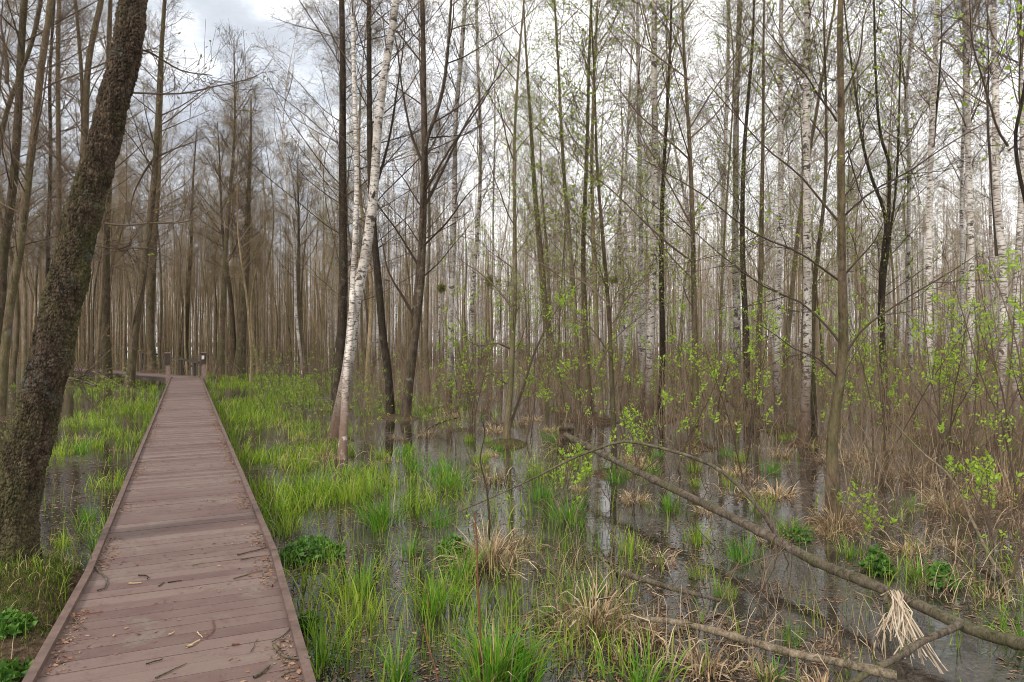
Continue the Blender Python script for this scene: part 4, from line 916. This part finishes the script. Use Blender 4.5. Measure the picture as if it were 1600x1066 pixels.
# moss and dead grass on the foot of the leaning alder
r = np.random.default_rng(95); n = 26000; c0 = np.array(g(15, 950)); q = c0 + r.normal(size=(n, 2)) * [.55, .5]; Z = gheight(q[:, 0], q[:, 1]); kk = (Z > -.02) & (dist_line(q[:, 0], q[:, 1]) > .8)
C = np.stack([q[:, 0], q[:, 1], Z - .01], -1)[kk]; gm = G(); sel = fbm(C * 6, 2) > .5; rr = r.random(len(C))
blades(gm, C, .02 + .035 * r.random(len(C)), np.full(len(C), .006), r, .5, .6, 4, 0)
s2 = rr < .022; blades(gm, C[s2], .07 + .10 * r.random(s2.sum()), np.full(s2.sum(), .005), r, .6, 1.6, 5, 1)
s2 = rr > .975; blades(gm, C[s2], .08 + .14 * r.random(s2.sum()), np.full(s2.sum(), .006), r, .4, .8, 5, 2)
tag(gm.build('moss', ['moss', 'straw', 'grass']), kind='stuff')
# ------------------------------------------------------------------ fallen wood
def ppath(pts):  # (px, py, Y)
    return np.array([W(x, y, Yy) for x, y, Yy in pts])
def lin(a, b, pts):
    """straight timber: 1/Y runs linearly along the screen between (px,Y) a and b"""
    return [(x, y, 1 / (1 / a[1] + (x - a[0]) / (b[0] - a[0]) * (1 / b[1] - 1 / a[1]))) for x, y in pts]
def Lz(*p): return [(x, y, (ZC - z) * F / (y - HZ)) for x, y, z in p]
def log(name, label, cat, pts, r0, r1, m, n=60, wig=.006, sides=16, parts=(), seed=0, cut=True, kidsn=0):
    r = np.random.default_rng(40 + seed); P = resample(ppath(pts), n, wig, r); O = P[0].copy(); O[2] = 0; root = thing(name, tuple(O), label, cat)
    gm = G(); Q = P - O; Rr = np.linspace(r0, r1, n) * (1 + .22 * (fbm(P * 9, 2) - .5)); L_ = np.linalg.norm(np.diff(Q, axis=0), axis=1).sum()
    for kn in r.random(int(L_ * 2.2)): Rr = Rr * (1 + .28 * np.exp(-((np.linspace(0, 1, n) - kn) * L_ / .03) ** 2))
    QQ = resample(Q, n * 4); R4 = np.interp(np.linspace(0, 1, n * 4), np.linspace(0, 1, n), Rr); gm.tubes(QQ[None], R4[None], sides)
    vv = gm.v[0]; c_ = np.repeat(QQ, sides, 0); vv[:] = c_ + (vv - c_) * (1 + .20 * (fbm(vv * 26, 3)[:, None] - .5)); gm.build('stem', [m], root)
    if kidsn:
        a_, b_ = kids(Q[None], Rr[None], kidsn, .05, .97, .38, 1.1, .1, 5, .14, r, .35, .002, lt=.2); c1, d1_ = kids(a_, b_, 3, .3, 1, .16, .7, .1, 3, .15, r, .6, .0014)
        for k_ in range(len(a_)):
            tw = G(); tw.tubes(a_[k_:k_ + 1], b_[k_:k_ + 1], 5); tw.tubes(c1[3 * k_:3 * k_ + 3], d1_[3 * k_:3 * k_ + 3], 3); tw.build('side_twig', ['alder'], root)
    if cut:
        c = G(); d = nrm(Q[0] - Q[1]); c.tubes(np.array([[Q[0] - d * .01, Q[0] + d * .004, Q[0] + d * .0041]]), np.array([[Rr[0] * .98, Rr[0] * .98, .0005]]), sides); c.build('cut_face', ['cut'], root, smooth=False)
    for (pp, a, b, lm) in parts:
        q = resample(ppath(pp), 30, .004, r) - O; c = G(); Rb = np.linspace(a, b, 30)[None]; c.tubes(q[None], Rb, 8)
        kk, kr = kids(q[None], Rb, 9, .2, .98, .35, .7, .1, 5, .12, r, .5, .0018); c.tubes(kk, kr, 4)
        kk2, kr2 = kids(kk, kr, 4, .2, 1, .16, .7, .1, 3, .12, r, .6, .0014); c.tubes(kk2, kr2, 3)
        if lm: e = np.repeat(kk2[r.random(len(kk2)) < .5][:, 2], 5, 0); c.leaves(e + r.normal(size=e.shape) * .012, .026 * (.6 + .8 * r.random(len(e))), .5, 1, .5, r)
        c.build('bough', ['log' if a > .015 else 'twig', 'leaf'], root)
    return root
A, B_ = (885, 11.0), (1600, 4.0)
mainp = lin(A, B_, [(885, 680), (925, 701), (960, 719), (1040, 759), (1120, 797), (1200, 837), (1280, 880), (1350, 908), (1430, 943), (1500, 976), (1560, 997), (1620, 1012), (1700, 1030)])
yb = mainp[5][2]
log('fallen_tree', 'long fallen trunk slanting from its cut end down to the lower right corner', 'fallen tree', mainp, .044, .037, 'log', n=120, sides=24, kidsn=18, parts=[
 ([(1222, 850, yb), (1189, 799, yb), (1164, 769, yb + .1), (1123, 733, yb + .2), (1078, 713, yb + .3), (1032, 700, yb + .4), (977, 690, yb + .5), (931, 703, yb + .5), (886, 721, yb + .5), (840, 744, yb + .5), (775, 774, yb + .5), (704, 805, yb + .4), (655, 824, yb + .4)], .022, .004, True),
 ([(1000, 740, 8.6), (1042, 701, 8.2), (1007, 673, 8), (972, 648, 8), (931, 635, 8)], .008, .003, True),
 ([(1240, 860, yb - .1), (1170, 880, yb - .2), (1100, 915, yb - .2)], .006, .002, False)])
log('fallen_log', 'short dark log with a cut left end lying just above the water', 'log', Lz((973, 895, .26), (1010, 908, .22), (1060, 922, .16), (1125, 938, .06)), .024, .014, 'log', seed=1, kidsn=5)
log('fallen_log', 'straw-covered lower log running right towards the frame bottom', 'log', Lz((975, 966, .15), (1040, 970, .16), (1100, 983, .16), (1160, 1000, .15), (1230, 1018, .14), (1310, 1034, .14), (1400, 1056, .13)), .018, .026, 'logp', seed=2, kidsn=9)
log('fallen_branch', 'forked pale branch joining the fallen trunk from below at right', 'branch', [(1500, 975, 4.3), (1460, 995, 4.2), (1410, 1022, 4.1), (1365, 1045, 4.0), (1310, 1085, 3.9)], .022, .018, 'log', seed=3, cut=False)
log('fallen_branch', 'thin dark branch poking out of water left of the messy straw heap', 'branch', Lz((835, 972, .03), (870, 958, .08), (925, 938, .16), (965, 934, .18)), .007, .009, 'twigd' and 'black', seed=4, cut=False, sides=8)
log('fallen_branch', 'dark branch from the open pool into the messy straw heap', 'branch', [(860, 893, 5.9), (905, 908, 5.7), (940, 928, 5.5), (975, 952, 5.3)], .012, .010, 'black', seed=5, sides=8)
log('dead_sapling', 'dead dark sapling slanting across the straw heap beside the short log', 'sapling', [(905, 800, 7.4), (935, 855, 6.6), (958, 885, 6.2), (978, 912, 5.6)], .007, .010, 'black', seed=6, cut=False, sides=8)
log('fallen_branch', 'curved dark stick above water right of the yellowish hummock', 'branch', [(668, 672, 15.6), (690, 660, 15.6), (720, 652, 15.6)], .02, .012, 'black', seed=7, cut=False, sides=8)
log('arching_sapling', 'thin pale sapling arching down across the dark water near the right edge', 'sapling', [(1392, 655, 9.5), (1440, 705, 8.5), (1485, 745, 7.8), (1515, 805, 7.0), (1545, 870, 6.2), (1572, 915, 5.6), (1580, 1000, 5.0)], .009, .016, 'aspen', seed=8, cut=False, sides=10,
    parts=[([(1575, 912, 5.6), (1590, 880, 5.5), (1602, 840, 5.4), (1625, 800, 5.3)], .012, .005, True), ([(1490, 750, 7.7), (1500, 720, 7.6), (1515, 680, 7.5), (1530, 650, 7.4)], .009, .004, True)])
log('broken_stem', 'pale broken stem leaning against the stalks right of the nearest alder', 'branch', [(1350, 690, 10.5), (1372, 725, 10.0), (1385, 760, 9.6), (1387, 795, 9.2)], .010, .016, 'log', seed=9, cut=False, sides=8)
log('dead_sapling', 'thin crooked dead sapling standing in the straw tussock', 'sapling', [(762, 880, 6.7), (763, 800, 6.6), (760, 760, 6.6), (751, 720, 6.6), (758, 680, 6.6), (754, 660, 6.5)], .014, .004, 'alder', seed=10, cut=False, sides=8)
log('red_stem', 'straight reddish-brown stem standing upright left of the big sedge tuft', 'plant stem', [(752, 1085, 4.1), (750, 1000, 4.1), (747, 900, 4.1), (745, 845, 4.1), (740, 800, 4.1)], .0075, .0035, 'redstem', seed=11, cut=False, sides=8, wig=.003)
log('red_stem', 'slanting reddish-brown stem left of the upright one', 'plant stem', [(690, 1080, 4.0), (672, 1020, 4.05), (662, 975, 4.1)], .005, .0025, 'redstem', seed=12, cut=False, sides=8, wig=.003)
log('fallen_branch', 'pale stick pointing down into the pool beside the marsh marigold patch', 'branch', [(447, 905, 5.4), (460, 893, 5.55), (476, 884, 5.7)], .009, .006, 'log', seed=13, sides=8)
log('fallen_branch', 'slim pale twig leaning over the water left of the loose tufts', 'branch', [(535, 1035, 4.6), (552, 995, 4.7), (570, 958, 4.8)], .005, .003, 'log', seed=14, cut=False, sides=8)
log('fallen_log', 'thin grey log lying in the swamp left of the stout pool alder', 'log', [(108, 591, 22), (135, 598, 22), (150, 603, 22)], .045, .04, 'log', seed=15, sides=8)
# stump
r = np.random.default_rng(77); X, Y = g(882, 702); st = thing('tree_stump', (X, Y, 0), 'rotten mossy stump holding up the cut end of the fallen trunk', 'stump')
gm = G(); n = 40; P = np.zeros((1, n, 3)); P[0, :, 2] = np.linspace(-.2, .42, n); P[0, :, 0] = np.linspace(0, .03, n)
Rr = (.12 + .10 * np.exp(-(P[0, :, 2] + .2) / .15))[None]; Rr[0, -1] = .01; gm.tubes(P, Rr, 40)
v = gm.v[0]; v[:] = v + (fbm(v * 14, 3)[:, None] - .5) * .10 * nrm(v * [1, 1, 0.01]); gm.build('stump_wood', ['alder_near'], st)
# straw hung over the fallen trunk
log_y = 4.75; top = np.array(W(1402, 932, log_y)); r = np.random.default_rng(78); n = 52
sb = thing('straw_bundle', (top[0], top[1], 0), 'bundle of pale reed straw draped over the fallen trunk near its right end', 'straw')
gm = G(); end = np.stack([r.normal(size=n) * .085 - .17, r.normal(size=n) * .13 - .42, np.full(n, .02) + .18 * r.random(n) ** 2 - top[2] * 0], -1); t0_ = np.array([0, 0, top[2]]) + r.normal(size=(n, 3)) * [.02, .01, .008]
P = np.stack([t0_ + [0, .10, -.05] + r.normal(size=(n, 3)) * .02, t0_ + [0, .03, .02], t0_, t0_ * .62 + end * .38 + r.normal(size=(n, 3)) * .016, t0_ * .3 + end * .7 + r.normal(size=(n, 3)) * .026, end], 1)
gm.ribbons(P, np.full((n, 6), .0085) * (.6 + .7 * r.random((n, 1))), nrm(r.normal(size=(n, 3)) * [1, .5, .2]), 0); gm.build('straw_blades', ['strawp'], sb)
# loose reeds and straw stalks over the water: uncountable
def stalks(n, seed, boxes, name, mats, L, w, lean, droop, z=.01):
    r = np.random.default_rng(seed); gm = G()
    for (x0, y0, x1, y1, k) in boxes:
        m = int(n * k); px = r.uniform(x0, x1, m); py = r.uniform(y0, y1, m); Y = gY(py); X = (px - 800) / F * Y; kd = dist_line(X, Y) > .8
        C = np.stack([X, Y, np.full(m, z)], -1)[kd]; blades(gm, C, L * (.4 + r.random(len(C))), w * (.6 + .8 * r.random(len(C))), r, lean, droop, 5, 0)
    tag(gm.build(name, mats), kind='stuff')
stalks(1400, 81, [(860, 880, 1420, 1066, .12), (850, 870, 1000, 1000, .10), (960, 975, 1400, 1066, .13), (1300, 690, 1650, 860, .45), (830, 660, 1300, 760, .5), (430, 660, 560, 740, .12), (1420, 860, 1640, 960, .15)], 'dry_stalks', ['strawd'], .36, .006, .8, 1.9)
stalks(450, 82, [(1320, 640, 1680, 800, 1), (1060, 620, 1330, 720, .5), (830, 610, 1060, 690, .3)], 'dead_undergrowth', ['strawd'], .8, .006, .3, .7)
stalks(1500, 83, [(480, 800, 1000, 1066, 1.0), (560, 680, 900, 800, .35), (1230, 840, 1600, 1000, .12), (60, 700, 230, 900, .12)], 'water_grass', ['grass'], .26, .0048, .18, .4)
# dead twigs standing and leaning criss-cross in the water
r = np.random.default_rng(97); gm = G(); cs = []
for (x0, y0, x1, y1, k) in [(850, 690, 1330, 800, 70), (870, 820, 1300, 1010, 46), (1280, 700, 1640, 900, 60), (600, 700, 860, 900, 18), (430, 640, 600, 720, 26)]:
    px = r.uniform(x0, x1, k); Y = gY(r.uniform(y0, y1, k)); cs.append(np.stack([(px - 800) / F * Y, Y, np.full(k, -.05)], -1))
C = np.concatenate(cs); wands(gm, C, .35 + .9 * r.random(len(C)) ** 1.5, r, spread=.75, n2=4, rt=.0016, r0=.0048, L2=.22, curve=.16)
tag(gm.build('twig_tangle', ['twig']), kind='stuff')
# floating debris
r = np.random.default_rng(90); gm = G(); n = 46000; px = r.uniform(-50, 1700, n); py = HZ + ZC * F * np.exp(r.uniform(math.log(1 / 22), math.log(1 / 3.8), n)); Y = gY(py); X = (px - 800) / F * Y
k = (fbm(np.stack([X * 1.1, Y * 1.1, X * 0 + 2], -1), 3) > .43) & (dist_line(X, Y) > .75); X, Y = X[k], Y[k]; C = np.stack([X, Y, np.full(len(X), .003)], -1)
d = np.stack([r.normal(size=len(X)), r.normal(size=len(X)), np.zeros(len(X))], -1); d = nrm(d); L = (.012 + .06 * r.random(len(X)) ** 2.2); sd = np.stack([-d[:, 1], d[:, 0], d[:, 2]], -1) * (.0025 + .014 * r.random(len(X)) ** 3)[:, None]
v = np.stack([C, C + d * L[:, None] / 2 + sd + [0, 0, .003], C + d * L[:, None], C + d * L[:, None] / 2 - sd], 1); gm.add(v.reshape(-1, 3), np.arange(len(X) * 4).reshape(-1, 4))
tag(gm.build('floating_litter', ['litter']), kind='stuff')

# ------------------------------------------------------------------ litter and sticks on the deck
r = np.random.default_rng(91); gm = G(); n = 13000; s = r.random(n) ** 1.1 * 24 + 2.0
side = np.where(r.random(n) < .55, 1, -1); off = (WD / 2 - .035 - np.abs(r.normal(size=n)) * .12 * np.where(r.random(n) < .75, .55, 3)) * side; off = np.clip(off, -WD / 2 + .03, WD / 2 - .03)
cl = fbm(np.stack([s * 2.2, side * 3.0, s * 0], -1), 3); k = cl > .44; s, off = s[k], off[k]; n = len(s)
nd, fd = nrm(near_dir), nrm(far_dir); L0 = np.linalg.norm(BEND - NEAR0) - 5
base = np.where((s < 5)[:, None], BEND - nd * (5 - s)[:, None], BEND + fd * (s - 5)[:, None]); pnn = np.where((s < 5)[:, None], [[nd[1], -nd[0]]], [[fd[1], -fd[0]]]); c2 = base + pnn * off[:, None]
C = np.stack([c2[:, 0], c2[:, 1], np.full(n, DZ + .004)], -1); d = nrm(np.stack([r.normal(size=n), r.normal(size=n), .12 * np.abs(r.normal(size=n))], -1)); L = .008 + .03 * r.random(n) ** 2
sd = nrm(np.cross(d, [0, 0, 1])) * (L * (.12 + .3 * r.random(n)))[:, None]; v = np.stack([C, C + d * L[:, None] / 2 + sd + [0, 0, .003], C + d * L[:, None], C + d * L[:, None] / 2 - sd], 1)
gm.add(v.reshape(-1, 3), np.arange(n * 4).reshape(-1, 4)); tag(gm.build('deck_litter', ['litter']), kind='stuff')
STK = [([(428, 1012), (442, 1028), (459, 1033), (487, 1042)], 5.5, 'pale knobbly stick lying against the right deck edge', 'log'),
 ([(138, 875), (152, 893), (166, 907), (163, 922), (152, 926)], 3, 'hook-shaped pale twig over the left deck edge', 'log'),
 ([(425, 1005), (448, 991), (465, 968), (493, 967)], 1.8, 'thin pale twig sticking out over the right deck edge', 'log'),
 ([(396, 1062), (410, 1054), (421, 1043)], 4.5, 'stubby twig with bark shreds at the bottom of the deck', 'log'),
 ([(243, 1062), (268, 1050), (291, 1039)], 2.6, 'straight grey twig at the bottom centre of the deck', 'log'),
 ([(291, 1014), (302, 1009), (312, 1003)], 4, 'short orange wood chip in the lower deck centre', 'cut'), ([(262, 995), (273, 990)], 2.6, 'tiny orange wood chip left of the larger chip', 'cut'),
 ([(308, 990), (317, 999)], 2.2, 'small pale chip above the short orange chip', 'cut'), ([(216, 901), (229, 902), (231, 907)], 2.4, 'dark bent twig in the left deck middle', 'black'),
 ([(248, 918), (256, 912)], 2.2, 'short dark twig right of the bent one', 'black'), ([(262, 912), (283, 909)], 1.8, 'thin dark twig on the deck centre line', 'black'),
 ([(201, 914), (220, 913)], 2.4, 'cream-coloured wood sliver near the left deck edge', 'straw'), ([(228, 1040), (255, 1032)], 2.4, 'grey-brown twig near the bottom left of the deck', 'alder'),
 ([(115, 968), (125, 978), (133, 985)], 2.2, 'pale twig near the left deck edge below the hooked twig', 'log'), ([(118, 962), (140, 960), (160, 957)], 1.6, 'reddish twig lying along a plank near the left edge', 'redstem'),
 ([(371, 869), (395, 863), (421, 856)], 2.2, 'long dark twig near the right edge where the deck bends', 'alder'), ([(376, 877), (398, 872)], 1.8, 'second thin twig just below the long one at the bend', 'alder'),
 ([(365, 906), (385, 900), (410, 893)], 2, 'long grey twig near the right deck edge', 'alder'), ([(362, 1010), (375, 1009)], 3, 'reddish bark chip right of the deck centre', 'redstem'),
 ([(332, 972), (334, 985), (321, 1000)], 1.8, 'thin curved reddish twig right of the chips', 'redstem'), ([(300, 885), (318, 882)], 1.8, 'faint short twig beyond the bent one', 'alder'),
 ([(392, 1020), (402, 1000)], 1.5, 'wispy twig left of the knobbly stick', 'log'), ([(440, 1060), (455, 1052), (470, 1050)], 2.5, 'shredded pale twig below the knobbly stick', 'log')]
for i, (pts, w, lab, m) in enumerate(STK):
    r = np.random.default_rng(i); Yd = 1814 / (pts[0][1] - HZ); rad = w / F * Yd / 2; P = np.array([((x - 800) / F * 1814 / (y - HZ), 1814 / (y - HZ), DZ + .004 + rad) for x, y in pts])
    if P[-1][0] > -1.1 or i in (0, 1): P[:, 2] += .035 * (dist_line(P[:, 0], P[:, 1]) > .62)
    P = resample(P, 16, .002, r); O = P[0].copy(); gm = G(); gm.tubes((P - O)[None], (rad * np.linspace(1, .6, 16) * (1 + .3 * (r.random(16) - .5)))[None], 7)
    tag(gm.build('twig' if m != 'cut' else 'wood_chip', [m], loc=tuple(O)), lab, 'twig' if m != 'cut' else 'wood chip', 'sticks lying on the boardwalk')
# mistletoe-like clumps in the birches
for (px, py, Y, rp, lab) in [(768, 440, 30, 17, 'round green mistletoe clump behind the leafy pool sapling'), (960, 437, 30, 9, 'small yellowish mistletoe clump right of the clump stems'), (690, 450, 30, 11, 'brown-green twig ball right of the black forked alder')]:
    r = np.random.default_rng(px); R = rp / F * Y * .8; gm = G(); n = 260; d = nrm(r.normal(size=(n, 3))); P = np.stack([d * 0, d * R * .5, d * R * (.6 + .4 * r.random((n, 1))) + [0, 0, -.05 * R]], 1); gm.tubes(P, np.full((n, 3), .006), 3); gm.leaves(P[:, 2], np.full(n, .07), .4, 0, 0, r)
    tag(gm.build('mistletoe', ['mist'], loc=W(px, py, Y)), lab, 'mistletoe', 'green clumps in the far crowns')
print('objects', len(sc.objects))
